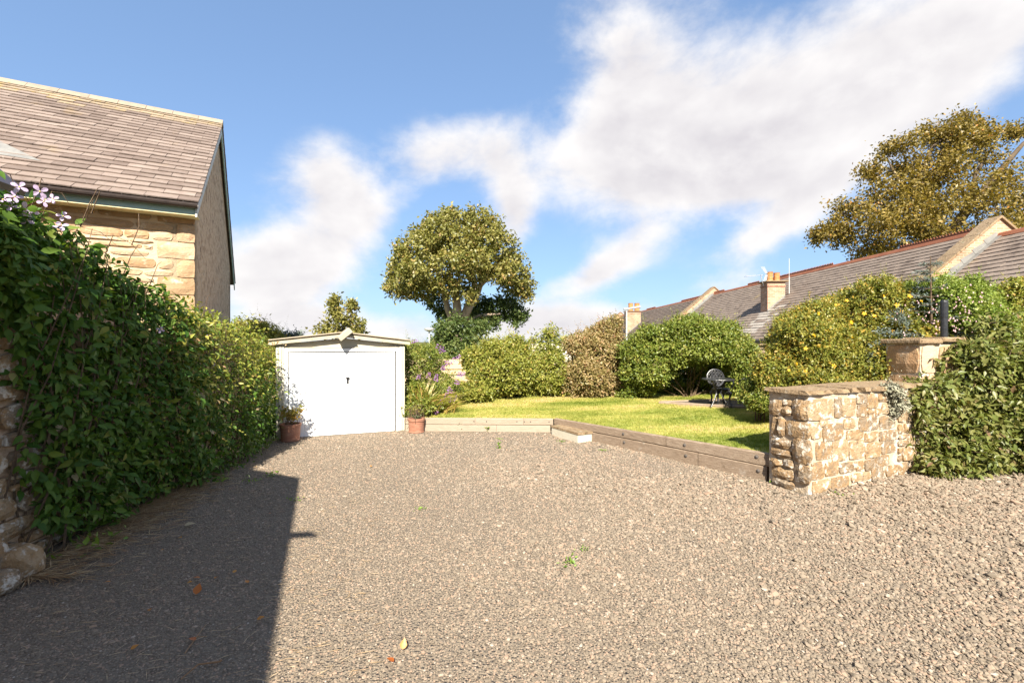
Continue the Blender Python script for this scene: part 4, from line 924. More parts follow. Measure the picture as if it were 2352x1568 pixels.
pts = np.array([[*(np.array(lerp_path(FRONT, a)) * (1 - b) + np.array(lerp_path(BACK, a)) * b)] for a, b in zip(u, v)])
tri = bpy.data.objects['lawn'].data
from mathutils.bvhtree import BVHTree
bvh = BVHTree.FromPolygons([w.co.copy() for w in tri.vertices], [tuple(q.vertices) for q in tri.polygons])
zs = np.array([(bvh.ray_cast(Vector((a, b, 3)), Vector((0, 0, -1)))[0] or Vector((0, 0, zlawn(a, b)))).z for a, b in pts])
n = len(pts)
scatter('grass', np.c_[pts, zs], np.c_[np.zeros(n), np.zeros(n), rg.uniform(0, 6.28, n)], rg.uniform(.8, 1.35, n), rg.integers(0, 6, n), tufts)

# ------------------------------------------------------------------ leaf colours
LM = {}
LM['clematis'] = leafmat('dark climber leaf', [(.028, .075, .010), (.06, .125, .018), (.115, .18, .026), (.20, .20, .04), (.42, .33, .22)], [0, .4, .86, .985, 1.0], spec=.22, rough=.5)
LM['clematis_sun_tint'] = leafmat('sun tinted climber leaf', [(.11, .16, .026), (.22, .25, .042), (.38, .34, .075), (.50, .30, .17)], [0, .45, .88, 1])  # climber leaf again, lightened and yellowed to paint the sunlight in
LM['olive'] = leafmat('bronze climber leaf', [(.075, .105, .022), (.13, .155, .035), (.20, .19, .06), (.19, .12, .065)], [0, .4, .85, 1])
LM['green'] = leafmat('bush leaf', [(.07, .115, .016), (.145, .185, .03), (.27, .285, .06), (.32, .26, .07)], [0, .45, .9, 1])
LM['yellowgreen'] = leafmat('bright bush leaf', [(.08, .12, .016), (.19, .21, .034), (.32, .31, .07), (.38, .25, .065)], [0, .4, .85, 1])
LM['copper'] = leafmat('copper bush leaf', [(.14, .14, .04), (.26, .21, .08), (.40, .29, .15), (.36, .16, .09)], [0, .4, .8, 1])
LM['gold'] = leafmat('golden bush leaf', [(.075, .105, .018), (.165, .185, .032), (.29, .265, .055), (.40, .26, .045)], [0, .42, .86, 1])
LM['tree'] = leafmat('tree leaf', [(.08, .10, .02), (.165, .165, .04), (.28, .25, .075), (.29, .19, .065)], [0, .4, .85, 1])
LM['treedark'] = leafmat('dark tree leaf', [(0.042, 0.075, 0.021), (0.0825, 0.12, 0.033), (0.15, 0.173, 0.0525)], [0, .5, 1])
LM['treecopper'] = leafmat('autumn tree leaf', [(0.0862, 0.0747, 0.0161), (0.172, 0.132, 0.0299), (0.299, 0.213, 0.0517), (0.414, 0.196, 0.0517)], [0, .4, .88, 1])
LM['spruce'] = leafmat('blue needle', [(.05, .075, .06), (.10, .13, .11), (.16, .19, .17)], [0, .5, 1], trans=.05)
LM['fuchsia'] = leafmat('fuchsia leaf', [(0.08, 0.136, 0.0192), (0.176, 0.24, 0.04), (0.288, 0.32, 0.072)], [0, .5, 1])
LM['petal_lilac'] = leafmat('lilac petal', [(.52, .40, .62), (.62, .50, .70)], trans=.35)
LM['petal_purple'] = leafmat('purple floret', [(.32, .13, .42), (.46, .24, .55)], trans=.3)
LM['petal_yellow'] = leafmat('yellow petal', [(.75, .42, .02), (.85, .55, .03)], trans=.3)
LM['petal_pink'] = leafmat('pale pink petal', [(.66, .46, .50), (.75, .62, .62)], trans=.3)
LM['dry'] = leafmat('dry stalk', [(.24, .13, .06), (.42, .27, .14), (.55, .42, .26)], trans=.05)
LM['stamen'] = leafmat('stamen', [(.6, .5, .12)], trans=.1)
LM['weed'] = leafmat('weed leaf', [(0.104, 0.182, 0.026), (0.208, 0.312, 0.052)])
LM['strap'] = leafmat('strap leaf', [(0.14, 0.168, 0.021), (0.28, 0.28, 0.042), (0.392, 0.252, 0.084)])
LM['pot_shrub'] = leafmat('potted shrub leaf', [(.10, .12, .02), (.24, .20, .05), (.36, .20, .05)])
LM['agave'] = leafmat('succulent leaf', [(.22, .26, .14), (.30, .33, .2)], trans=.1)
MAT['bark'] = M_('pale bark', [(0.246, 0.181, 0.123), (0.406, 0.312, 0.225), (0.522, 0.42, 0.319)], 3, .9, bump=.8, bscale=6, stretch=(1, 1, .4))
MAT['bark_dark'] = M_('dark bark', [(.06, .045, .03), (.13, .095, .065)], 3, .9, bump=.6, bscale=8)
EYEV = np.array([0, 0, EYE])

# ------------------------------------------------------------------ the climber on the left wall
def clematis_left():
    rng = np.random.default_rng(101)
    root = thing('clematis', 'dense dark green clematis smothering the left wall with lilac flowers on top', 'climber', (-4.9, 6, 0))
    n = 8600
    Y = rng.uniform(3.9, 11.9, n); Y = np.maximum(Y + (rng.random(n) < .25) * rng.uniform(-1.5, 0, n) * (Y > 6), 3.9)
    q = rng.uniform(0, 1.3, n)
    def H(y): return np.interp(y, [3.9, 4.6, 5.5, 6.3, 6.9, 8.4, 10.3, 12], [3.42, 3.46, 3.12, 2.76, 2.62, 2.52, 2.12, 1.9])
    def z0(y): return np.interp(y, [3.9, 4.3, 4.42, 4.6, 5.2, 6.5, 12], [2.7, 2.3, .9, .32, .10, .05, .04])
    def A(y): return np.interp(y, [3.9, 4.4, 4.8, 6, 7.5, 9, 10.2, 12], [.10, .10, .28, .34, .54, .66, .46, .4])
    def S(y, q):
        w = np.interp(y, *WXY); h = H(y); qq = np.minimum(q, 1); zz = z0(y) + (h - z0(y)) * qq
        b = .06 + A(y) * np.sin(np.pi * (.12 + .80 * qq)) ** .7
        t = np.maximum(q - 1, 0) / .3
        x = w + b * (1 - t) - .75 * t; zz = zz + .10 * np.sin(np.pi * t) - .0
        return np.stack([x, y, zz], 1)
    p = S(Y, q); e = .02; du = S(Y + e, q) - p; dv = S(Y, np.minimum(q + e, 1.3)) - S(Y, np.maximum(q - e, 0)); nn = nz(np.cross(du, dv)); 
    nn[nn[:, 0] < -.2] *= -1
    dep = -np.abs(rng.normal(size=n)) * .15 + .16 * vnoise(p, 1.7) + .11 * vnoise(p + 7, 4.5)
    p = p + nn * dep[:, None]
    a = shoots(rng, p, nn, 3, .26, .118, droop=.6, up=.1, rnd=.45, spread=.8, face=.95)
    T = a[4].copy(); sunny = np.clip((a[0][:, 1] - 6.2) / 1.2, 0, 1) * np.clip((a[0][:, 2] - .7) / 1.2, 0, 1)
    warm = rng.random(len(T)) < sunny * .9  # leaves on the sunny stretch take the painted sunlit colour
    # trailing shoots
    m = 190; ids = rng.choice(np.flatnonzero((Y > 4.5) & (p[:, 2] > .7)), m); d = nz(nn[ids] * .9 + rng.normal(size=(m, 3)) * .5 + np.array([0, 0, .15])); t = np.linspace(0, 1, 11); ln = rng.uniform(.25, .62, m)
    qs = p[ids][:, None] + d[:, None] * (t[None, :, None] * ln[:, None, None]) - np.array([0, 0, 1.]) * (t ** 2)[None, :, None] * (ln * .75)[:, None, None]
    Ls = d[:, None] * .5 + rng.normal(size=(m, 11, 3)) * .6 - np.array([0, 0, .6]); Ss = .085 * np.tile(1 - .55 * t, m) * rng.uniform(.8, 1.2, m * 11)
    tr = (qs.reshape(-1, 3), Ls.reshape(-1, 3), rng.normal(size=(m * 11, 3)) + [.6, -.3, .6], Ss, np.repeat(rng.uniform(0, 1, m), 11))
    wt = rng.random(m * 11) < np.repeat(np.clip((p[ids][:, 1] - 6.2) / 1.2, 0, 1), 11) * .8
    off = np.array(root.location)
    sizes = a[3] * np.interp(a[0][:, 1], [4, 6.5, 8, 12], [1, .92, .64, .6])
    a = (np.concatenate([a[0], tr[0]]), np.concatenate([a[1], tr[1]]), np.concatenate([a[2], tr[2]])); sizes = np.concatenate([sizes, tr[3]]); T = np.concatenate([T, tr[4]]); warm = np.concatenate([warm, wt]); dep_ = np.concatenate([np.repeat(dep, 3), np.full(len(tr[3]), -1)])
    arr = (a[0], a[1], a[2], sizes, T)
    outer = np.where((a[0][:, 2] > .4) & (a[0][:, 1] > 4.35) & (~warm) & (dep_ > -.05) & (a[0][:, 0] / a[0][:, 1] > -1.12), 1.0, .01)
    keep = single_leaves(root, arr, leaf_protos('leaf', T_OVATE, LM['clematis']), LM['clematis'], rng, 300, wide=.86, score=outer)
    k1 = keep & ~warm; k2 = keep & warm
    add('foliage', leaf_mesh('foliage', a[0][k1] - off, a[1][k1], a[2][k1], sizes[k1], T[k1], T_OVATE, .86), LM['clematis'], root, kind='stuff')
    add('sun_tinted_foliage', leaf_mesh('sun_tinted_foliage', a[0][k2] - off, a[1][k2], a[2][k2], sizes[k2], T[k2], T_OVATE, .8), LM['clematis_sun_tint'], root, kind='stuff')
    mb = MB()
    for i in range(70):
        y = rng.uniform(4.1, 10.5); x = wx(y) + .06; h = float(H(y)); pts = []
        for k in range(6): u = k / 5; pts.append((x + .12 * math.sin(u * 5 + i) * .5 + .25 * u - off[0], y + .35 * math.sin(u * 3 + i) - off[1], u * h * rng.uniform(.9, 1.0)))
        mb.tube(pts, [.012, .011, .009, .007, .005, .003], 5)
    for px, py, Y_, tx_, ty_ in ((205, 470, 5.1, 240, 425), (230, 440, 5.2, 200, 500), (320, 520, 6, 318, 490), (120, 440, 4.7, 160, 470), (300, 590, 5.8, 330, 560), (260, 540, 5.4, 335, 595), (180, 520, 5, 270, 565), (40, 440, 4.4, 10, 395), (90, 430, 4.6, 100, 418), (350, 640, 6.4, 372, 600), (470, 715, 7.6, 482, 675)):
        s0 = P(px, py, Y_); s1 = P(tx_, ty_, Y_ + .1); m_ = s0.lerp(s1, .55) + Vector((0, 0, .06)); o3 = Vector(off); mb.tube([s0 - Vector((.1, 0, .25)) - o3, s0 - o3, m_ - o3, s1 - o3], [.006, .005, .004, .002], 4)
    mb.build('stem', MAT['twig'], root, kind='stuff')
    # flowers: four broad petals round a pale eye
    fm = MB()
    for k in range(4):
        th = k * 1.5708 + .2; c, s_ = math.cos(th), math.sin(th)
        prof = [(0, 0), (.35, .20), (.68, .30), (.92, .18), (1, 0), (.92, -.18), (.68, -.30), (.35, -.20)]
        fm.addm([(a_ * c - b_ * s_, a_ * s_ + b_ * c, .10 * math.sin(a_ * 3)) for a_, b_ in prof] + [(.55 * c, .55 * s_, .05)], [(i, (i + 1) % 8, 8) for i in range(8)])
    fl = fm.mesh('flower', fix=False); fl.materials.append(LM['petal_lilac'])
    st_ = MB().lathe([(0, .16), (.09, .12), (.11, .03), (0, 0)], 8).mesh('flower_eye'); st_.materials.append(LM['stamen'])
    for i, (px, py) in enumerate(((8, 459), (34, 452), (58, 480), (76, 486), (45, 430), (101, 463), (146, 497), (139, 520), (122, 457), (62, 505), (24, 474), (369, 757), (480, 772), (489, 842), (92, 440))):
        Y_ = np.interp(px, [0, 150, 370, 490], [3.95, 4.55, 6.0, 7.4]); c = P(px, py, Y_) - Vector(off)
        sz = .062 * rng.uniform(.85, 1.15) * (1.0 if px < 300 else .8)
        d = Vector((.5 + rng.normal() * .35, -.75, .35 + rng.normal() * .3)).normalized()
        Mx = Matrix.Translation(c) @ d.to_track_quat('Z', 'Y').to_matrix().to_4x4() @ Matrix.Rotation(rng.uniform(0, 6), 4, 'Z') @ Matrix.Scale(sz, 4)
        f = add('flower', fl, None, root, Mx); add('flower_eye', st_, None, f)
    return root
clematis_left()

# ------------------------------------------------------------------ the climber over the right wall
def clematis_right():
    rng = np.random.default_rng(202)
    bl = [pb(2160, 925, 7.75, 50, 65, .35), pb(2235, 880, 7.9, 95, 100, .45), pb(2330, 880, 8.1, 90, 130, .5), pb(2200, 985, 7.7, 90, 90, .42), pb(2295, 1000, 7.75, 100, 90, .5), pb(2135, 1045, 7.5, 48, 48, .25),
          pb(2225, 1055, 7.5, 85, 42, .35), pb(2140, 905, 7.7, 40, 40, .3), pb(2420, 950, 8.3, 110, 140, .5), pb(2320, 1045, 7.75, 90, 40, .3), pb(2110, 935, 7.55, 30, 60, .2), pb(2235, 820, 8.0, 50, 35, .35), pb(2520, 950, 8.7, 110, 140, .5)]
    ctr = np.array(bl[3][0]); root = thing('clematis', 'bronze green clematis heaped over the right end of the stone wall', 'climber', (ctr[0], ctr[1], 0))
    pos, nrm = blob_surface(rng, lobes(bl, rng, 6, .42), 105, .5, .16, 1.8, .02, .8)
    a = shoots(rng, pos, nrm, 5, .24, .112, droop=.5, up=.1, rnd=.4, spread=.75, face=.7)
    off = np.array(root.location); a = [v for v in a]
    ok = a[0][:, 2] > .015; a = [v[ok] for v in a]
    sc = np.where(a[0][:, 0] / a[0][:, 1] < 1.11, 1.0, .05)
    keep = single_leaves(root, a, leaf_protos('leaf', T_OVATE, LM['olive']), LM['olive'], rng, 300, wide=.8, score=sc)
    b = [v[keep] for v in a]
    add('foliage', leaf_mesh('foliage', b[0] - off, *b[1:], T_OVATE, .8), LM['olive'], root, kind='stuff')
    stems_mesh(rng, (0, .2, 0), [np.array(c) + rng.normal(size=3) * .2 - off for c, r in bl for _ in range(2)], .015).build('stem', MAT['twig'], root, kind='stuff')
clematis_right()

# ------------------------------------------------------------------ bushes round the lawn
bush('laurel_bush', 'broad leafy green bush at the back of the lawn right of the buddleia', [pb(1120, 858, 14.6, 52, 56), pb(1180, 845, 14.7, 70, 62), pb(1098, 845, 14.7, 28, 38), pb(1240, 865, 14.6, 55, 48), pb(1140, 815, 14.8, 55, 35), pb(1280, 880, 14.5, 40, 32), pb(1185, 800, 14.9, 30, 25), pb(1110, 895, 14.4, 60, 20)], .085, LM['yellowgreen'], 301, cover=2.6, zmin=.42)
bush('copper_bush', 'copper tinted bush with a reddish upright top at the back of the lawn', [pb(1340, 860, 14.6, 58, 58), pb(1400, 850, 14.7, 52, 65), pb(1365, 805, 14.8, 50, 45), pb(1390, 765, 14.9, 34, 36), pb(1320, 885, 14.4, 40, 28), pb(1420, 890, 14.5, 35, 25)], .08, LM['copper'], 302, zmin=.42)
bush('arching_bush', 'tall arching green shrub with a dark hollow behind the iron chair', [pb(1500, 820, 13.6, 62, 62), pb(1560, 790, 13.5, 70, 50), pb(1630, 790, 13.6, 72, 48), pb(1690, 815, 13.7, 38, 50), pb(1460, 865, 13.8, 32, 45), pb(1505, 850, 13.4, 34, 34), pb(1695, 860, 13.9, 40, 45), pb(1480, 800, 13.8, 45, 42), pb(1590, 765, 13.8, 55, 30), pb(1450, 905, 13.9, 26, 18), pb(1610, 860, 15.2, 80, 45), pb(1660, 880, 15.0, 50, 30), pb(1560, 890, 15.0, 50, 26)], .08, LM['green'], 303, zmin=.5, stems=16, base=(5.4, 13.9, .5))
bush('yellow_flowered_bush', 'golden leaved bush with yellow flowers filling the border behind the stone wall', [pb(1800, 855, 9.7, 62, 68), pb(1870, 800, 9.8, 95, 85), pb(1975, 755, 9.9, 95, 85), pb(2060, 735, 9.9, 70, 75), pb(1950, 835, 9.5, 130, 65), pb(1785, 905, 9.5, 40, 25), pb(2040, 800, 9.6, 80, 70), pb(1860, 880, 9.4, 80, 40), pb(1925, 890, 9.2, 90, 35), pb(2030, 880, 9.1, 70, 40)], .062, LM['gold'], 304, zmin=.5, cover=2.8, k=8)
hyp = [o for o in bpy.data.objects if o.name == 'yellow_flowered_bush'][0]
bush('fuchsia_bush', 'fuchsia bush hung with pale pink flowers behind the black post', [pb(2180, 700, 9.2, 62, 58), pb(2240, 690, 9.3, 50, 50), pb(2230, 755, 9.0, 80, 60), pb(2130, 690, 9.4, 40, 50), pb(2300, 745, 9.2, 60, 60), pb(2190, 775, 9.3, 50, 40), pb(2280, 810, 8.8, 60, 50)], .055, LM['fuchsia'], 305, zmin=.5, k=8)
bush('privet_bush', 'fresh green bush at the right edge above the clematis', [pb(2345, 720, 9.0, 45, 70), pb(2330, 790, 8.8, 60, 60), pb(2400, 760, 8.9, 70, 90), pb(2370, 680, 9.2, 45, 40)], .06, LM['yellowgreen'], 306, zmin=.5)
bush('low_shrub', 'low dark green shrub at the foot of the yellow flowered bush beside the second chair', [pb(1745, 900, 9.9, 34, 28), pb(1765, 870, 10.2, 30, 40), pb(1755, 925, 9.4, 30, 16)], .06, LM['green'], 307, zmin=.45)
bush('lichen_tuft', 'tuft of dry grey lichen clinging to the wall corner beside the clematis', [pb(2052, 905, 7.28, 18, 16, .08), pb(2060, 930, 7.3, 16, 26, .08), pb(2040, 892, 7.26, 14, 8, .08)], .05, MAT['moss'], 310, cat='plant', zmin=.6, stems=0, k=8, cover=1.6)
# star flowers on the golden bush, hanging bells on the fuchsia
def star(name, n, mat, droop=0):
    mb = MB()
    for k in range(n):
        th = 6.2832 * k / n; c, s_ = math.cos(th), math.sin(th)
        mb.addm([(0, 0, 0), (.6 * c - .32 * s_, .6 * s_ + .32 * c, .12), (c, s_, .05), (.6 * c + .32 * s_, .6 * s_ - .32 * c, .12)], [(0, 1, 2), (0, 2, 3)])
    me = mb.mesh(name, fix=False); me.materials.append(mat); return me
ys_ = star('flower', 5, LM['petal_yellow']); rf = np.random.default_rng(41)
yf = [(1985, 720), (2008, 725), (2060, 700), (1955, 740), (1990, 790), (2005, 845), (1987, 843), (1830, 835), (1850, 852), (1880, 795), (1960, 775), (2090, 680), (2115, 690), (1920, 700), (1900, 760), (1812, 850), (1870, 770), (2050, 760), (2105, 740), (1945, 690), (2080, 790), (1838, 890), (1880, 720), (2030, 680), (1915, 840), (1850, 800), (2070, 715), (1935, 800)]
for px, py in yf:
    c = P(px, py, 9.05 if py < 820 else 8.75) - hyp.location; d = Vector((rf.normal() * .3, -1, .4 + rf.normal() * .3))
    add('flower', ys_, None, hyp, Matrix.Translation(c) @ d.to_track_quat('Z', 'Y').to_matrix().to_4x4() @ Matrix.Rotation(rf.uniform(0, 6), 4, 'Z') @ Matrix.Scale(rf.uniform(.03, .05), 4))
fu = bpy.data.objects['fuchsia_bush']; bell = MB().lathe([(.05, 1.0), (.22, .75), (.3, .35), (.5, 0), (.18, .1)], 6).mesh('flower', fix=False); bell.materials.append(LM['petal_pink'])
for i in range(170):
    px, py = rf.normal(2205, 60), rf.normal(735, 45)
    if py < 655 or py > 850: continue
    add('flower', bell, None, fu, Matrix.Translation(P(px, py, rf.uniform(8.35, 8.6)) - fu.location) @ Matrix.Rotation(rf.normal() * .3, 4, 'X') @ Matrix.Scale(rf.uniform(.022, .036), 4))
# spruce: leader above the bush, blue boughs lower down
def spruce():
    rng = np.random.default_rng(61); b0 = P(2137, 900, 9.0); root = thing('spruce', 'young blue spruce with thin leader poking out of the golden bush', 'conifer', (b0.x, 9.0, .5))
    top = EYE + (784 - 588) / FOC * 9.0 - .5
    MB().tube([(0, 0, 0), (.02, 0, top * .5), (0, 0, top)], [.05, .03, .008], 6).build('trunk', MAT['twig'], root)
    pos, L, N, S, T = [], [], [], [], []
    tb = MB()
    for z in np.arange(.5, top - .05, .16):
        k = (top - z) / top; r = .10 + 1.15 * k
        for q in range(5):
            th = rng.uniform(0, 6.28); d = np.array([math.cos(th), math.sin(th), .12]); Lb = r * rng.uniform(.7, 1.1); tb.tube([(0, 0, z), tuple(np.array([0, 0, z]) + d * Lb)], [.01, .004], 4)
            m = int(20 + 90 * k)
            t = rng.uniform(.15, 1, m); c = np.array([0, 0, z]) + d * (t * Lb)[:, None] + rng.normal(size=(m, 3)) * .02
            pos.append(c); L.append(nz(rng.normal(size=(m, 3))) * .8 + d * .8); N.append(rng.normal(size=(m, 3))); S.append(rng.uniform(.05, .09, m)); T.append(rng.uniform(0, 1, m))
    add('foliage', leaf_mesh('foliage', np.concatenate(pos), np.concatenate(L), np.concatenate(N), np.concatenate(S), np.concatenate(T), T_NEEDLE, 1.6), LM['spruce'], root, kind='stuff')
    tb.build('branch', MAT['twig'], root, kind='stuff')
    # low boughs reaching out over the pier
    rb_ = MB()
    for px, py, tx_, ty_ in ((2090, 745, 2045, 728), (2090, 770, 2015, 760), (2100, 800, 2010, 790), (2090, 830, 1995, 815), (2080, 850, 2000, 842), (2080, 735, 2060, 715)):
        s0, s1 = P(px, py, 8.95) - root.location, P(tx_, ty_, 8.65) - root.location; rb_.tube([s0, s1], [.012, .004], 4)
        m = 260; t = rng.uniform(0, 1, m); c = np.array(s0) * (1 - t)[:, None] + np.array(s1) * t[:, None] + rng.normal(size=(m, 3)) * .05; d = nz((np.array(s1) - np.array(s0))[None])
        o = add('bough', leaf_mesh('bough', c, nz(rng.normal(size=(m, 3))) * .7 + d, rng.normal(size=(m, 3)), rng.uniform(.05, .08, m), rng.uniform(.4, 1, m), T_NEEDLE, 1.8), LM['spruce'], root)
spruce()
# buddleia with purple spikes, and strap leaved clump beside the garage
bush('buddleia', 'straggly buddleia with purple flower spikes beside the garage', [pb(965, 850, 12.4, 40, 50), pb(988, 868, 12.6, 40, 38), pb(985, 825, 12.8, 40, 32), pb(1030, 880, 12.6, 30, 28), pb(950, 810, 12.7, 22, 26), pb(1015, 895, 12.3, 30, 18)], .075, LM['green'], 401, tmpl=T_NARROW, zmin=.35, cover=1.7, rnd=.8, shell=.5)
bd_ = bpy.data.objects['buddleia']; rbd = np.random.default_rng(17)
for px, py, a, ln, Y in ((952, 783, 10, .18, 12.3), (1010, 797, -20, .2, 12.2), (1015, 806, 15, .18, 12.3), (1048, 822, 35, .24, 12.2), (1030, 833, 5, .2, 12.1), (1056, 860, -15, .16, 12.0), (985, 862, 80, .14, 11.9), (1002, 868, 80, .18, 11.8), (1050, 878, -20, .14, 12.0), (1035, 897, -40, .2, 11.8), (1025, 910, 75, .2, 11.7), (1032, 917, 70, .18, 11.7), (1020, 922, 80, .16, 11.7), (1010, 925, 80, .16, 11.6), (1043, 915, 60, .2, 11.8), (995, 932, 80, .14, 11.6), (962, 866, 75, .14, 11.9), (1000, 945, -40, .14, 11.5), (1060, 858, 0, .18, 12.1), (1018, 845, 70, .14, 12.0)):
    m = 60; t = rbd.uniform(0, 1, m); th = rbd.uniform(0, 6.28, m); d = np.array([math.cos(R(a)), 0, math.sin(R(a))]); per = np.stack([np.sin(R(a)) * np.cos(th) * -1, np.sin(th), np.cos(R(a)) * np.cos(th)], 1)
    c = d * (t[:, None] - .5) * ln + per * (.032 * (1 - t * .7))[:, None]
    o = add('flower', leaf_mesh('flower', c, per + d * .3, rbd.normal(size=(m, 3)), np.full(m, .035), rbd.uniform(0, 1, m), T_LEAF, 1.2), LM['petal_purple'], bd_, Matrix.Translation(P(px, py, Y) - bd_.location))
def strap_clump(name, label, base, n, ln, mat, lean, seed, cat='plant'):
    rng = np.random.default_rng(seed); root = thing(name, label, cat, base)
    me_b = MB()
    for i in range(n):
        a = rng.uniform(0, 6.28); L = ln * rng.uniform(.5, 1.1); d = Vector((math.cos(a) * .45 + lean[0], math.sin(a) * .35 + lean[1], 1)).normalized(); b0 = Vector((rng.normal() * .14, rng.normal() * .12, 0)); sd_ = d.cross(Vector((0, 1, .2))).normalized() * .016
        pts = [b0 + d * L * t + Vector((d.x, d.y, -.9)) * (.38 * L * t * t) for t in (0, .35, .7, 1)]
        V = [pts[0] - sd_, pts[0] + sd_, pts[1] + sd_, pts[1] - sd_, pts[2] + sd_ * .7, pts[2] - sd_ * .7, pts[3]]
        me_b.addm(V, [(0, 1, 2, 3), (3, 2, 4, 5), (5, 4, 6)])
    me = me_b.mesh('foliage', fix=False); at = me.attributes.new('tone', 'FLOAT', 'POINT'); at.data.foreach_set('value', np.repeat(rng.uniform(0, 1, n), 7).astype(np.float32))
    add('foliage', me, mat, root, kind='stuff'); return root
cr = strap_clump('crocosmia', 'clump of yellow green strap leaves arching beside the garage wall', (-2.35, 11.75, .32), 170, 1.25, LM['strap'], (.35, -.15), 51)
strap_clump('daylily', 'second strap leaved tuft at the lawn corner below the buddleia', (-1.9, 11.9, .33), 90, .75, LM['strap'], (.5, -.1), 52)
bush('hydrangea', 'low leafy mound between the strap leaves and the lawn', [pb(975, 930, 11.6, 30, 18), pb(950, 905, 11.9, 22, 30), pb(945, 935, 11.5, 22, 20)], .07, LM['green'], 53, zmin=.33, stems=3)
# between hedge and garage
bush('conifer_hedge', 'feathery bright green conifer behind the left side of the garage', [pb(612, 800, 14, 30, 45), pb(635, 785, 14.5, 24, 22), pb(590, 775, 14, 30, 30), pb(600, 850, 13.8, 30, 60)], .10, LM['yellowgreen'], 54, tmpl=T_NARROW, zmin=0)
bush('silver_bush', 'pale silvery bush tip showing over the garage roof edge', [pb(652, 778, 15, 16, 9), pb(668, 775, 15, 16, 7), pb(685, 772, 15.2, 8, 6)], .08, LM['spruce'], 55, zmin=0, stems=0)

# ------------------------------------------------------------------ trees
def tree(name, label, blobs, leaf, mat, seed, trunks, bark, cover=1.7, k=9, shell=.4, lump=.2, freq=.35, up=.3, droop=.2, base=None, tmpl=T_LEAF, rnd=.6, inner=.75, crowns=None, length=None, zmin=0, lobe=(7, .44)):
    rng = np.random.default_rng(seed); root = thing(name, label, 'tree', base)
    off = np.array(root.location)
    for bl, mt in ((blobs, mat),) + (crowns or ()):
        if lobe: bl = lobes(bl, rng, *lobe)
        pos, nrm = blob_surface(rng, bl, cover / (leaf * leaf * .3) / k, shell, lump, freq, zmin, inner)
        a = shoots(rng, pos, nrm, k, length or leaf * 3.0, leaf, droop, up, rnd=rnd)
        add('crown', leaf_mesh('crown', a[0] - off, *a[1:], tmpl), mt, root, kind='stuff')
    o3 = Vector(off)
    for i, (pts, rs) in enumerate(trunks):
        MB().tube([Vector(p) - o3 for p in pts], rs, 9).build('trunk' if i == 0 else 'limb', bark, root, smooth=True)
    return root
Y = 45
def tp(*a): return [P(x, y, Y + d) for x, y, d in a]
tb = P(1060, 890, Y)
ct = tree('sycamore', 'large round topped tree with pale forked limbs standing alone behind the garden', 
     [pb(1045, 552, Y, 72, 66), pb(972, 582, Y - 1, 60, 56), pb(1125, 578, Y, 64, 60), pb(925, 612, Y, 40, 40), pb(1182, 625, Y, 38, 50), pb(985, 632, Y - 2.2, 58, 34), pb(1078, 605, Y - 2.4, 62, 42), pb(925, 655, Y - 1, 38, 24), pb(1058, 520, Y + 1, 68, 38), pb(985, 545, Y + 1.5, 48, 42), pb(1110, 540, Y + 1.5, 50, 40), pb(1205, 660, Y + .5, 18, 30), pb(1160, 630, Y - 1.5, 28, 20), pb(902, 640, Y, 16, 22), pb(1035, 655, Y - 2.5, 34, 22), pb(1070, 672, Y - 2.6, 24, 20), pb(965, 665, Y - 1, 30, 20)],
     .33, LM['tree'], 709, [
     (tp((1058, 900, 0), (1050, 790, 0), (1042, 735, 0)), [.75, .65, .5]),
     (tp((1045, 745, 0), (1050, 710, -.3), (1046, 670, -.4), (1030, 620, 0)), [.5, .45, .38, .15]),
     (tp((1040, 740, .3), (1028, 710, .3), (1022, 680, .2), (1005, 650, 0), (970, 620, 0)), [.34, .3, .26, .2, .1]),
     (tp((1060, 740, .2), (1076, 705, 0), (1090, 665, -.2), (1085, 620, 0), (1080, 570, 0)), [.5, .45, .3, .2, .08]),
     (tp((1078, 700, 0), (1096, 678, 0), (1104, 655, -.3), (1118, 642, -.4), (1145, 633, -.6), (1175, 628, -.5)), [.36, .3, .24, .18, .14, .06]),
     (tp((1102, 660, -.2), (1104, 635, 0), (1120, 600, 0)), [.2, .16, .06]),
     (tp((1145, 634, -.5), (1165, 648, -.5), (1180, 668, -.4)), [.08, .06, .03]),
     (tp((1070, 735, .4), (1105, 725, .8), (1150, 720, 1.2)), [.3, .2, .08])], MAT['bark'], base=(tb.x, Y, 0), lump=.17, freq=.45, cover=1.35, k=12, lobe=(9, .40),
     crowns=(([pb(1155, 708, Y + 2.5, 48, 28), pb(1105, 708, Y + 3, 28, 24), pb(1185, 725, Y + 2, 24, 20), pb(1115, 735, Y + 2, 38, 18), pb(1005, 690, Y + 3, 26, 30), pb(1020, 720, Y + 3, 16, 16)], LM['treedark']),))  # low lobes get a darker leaf colour, their shade painted in
Y = 38
tb = P(1045, 890, Y)
tree('elder_tree', 'dark ivy clad thicket round the foot of the tall round tree', [pb(1045, 785, Y, 52, 40), pb(1010, 800, Y, 32, 34), pb(1085, 772, Y, 32, 26), pb(1055, 815, Y, 58, 42), pb(1028, 762, Y, 30, 20), pb(1105, 752, Y, 18, 10)], .26, LM['treedark'], 702, [(tp((1045, 900, 0), (1045, 790, 0)), [.3, .2])], MAT['bark_dark'], base=(tb.x, Y, 0), cover=2.0)
Y = 40
tb = P(2170, 700, Y)
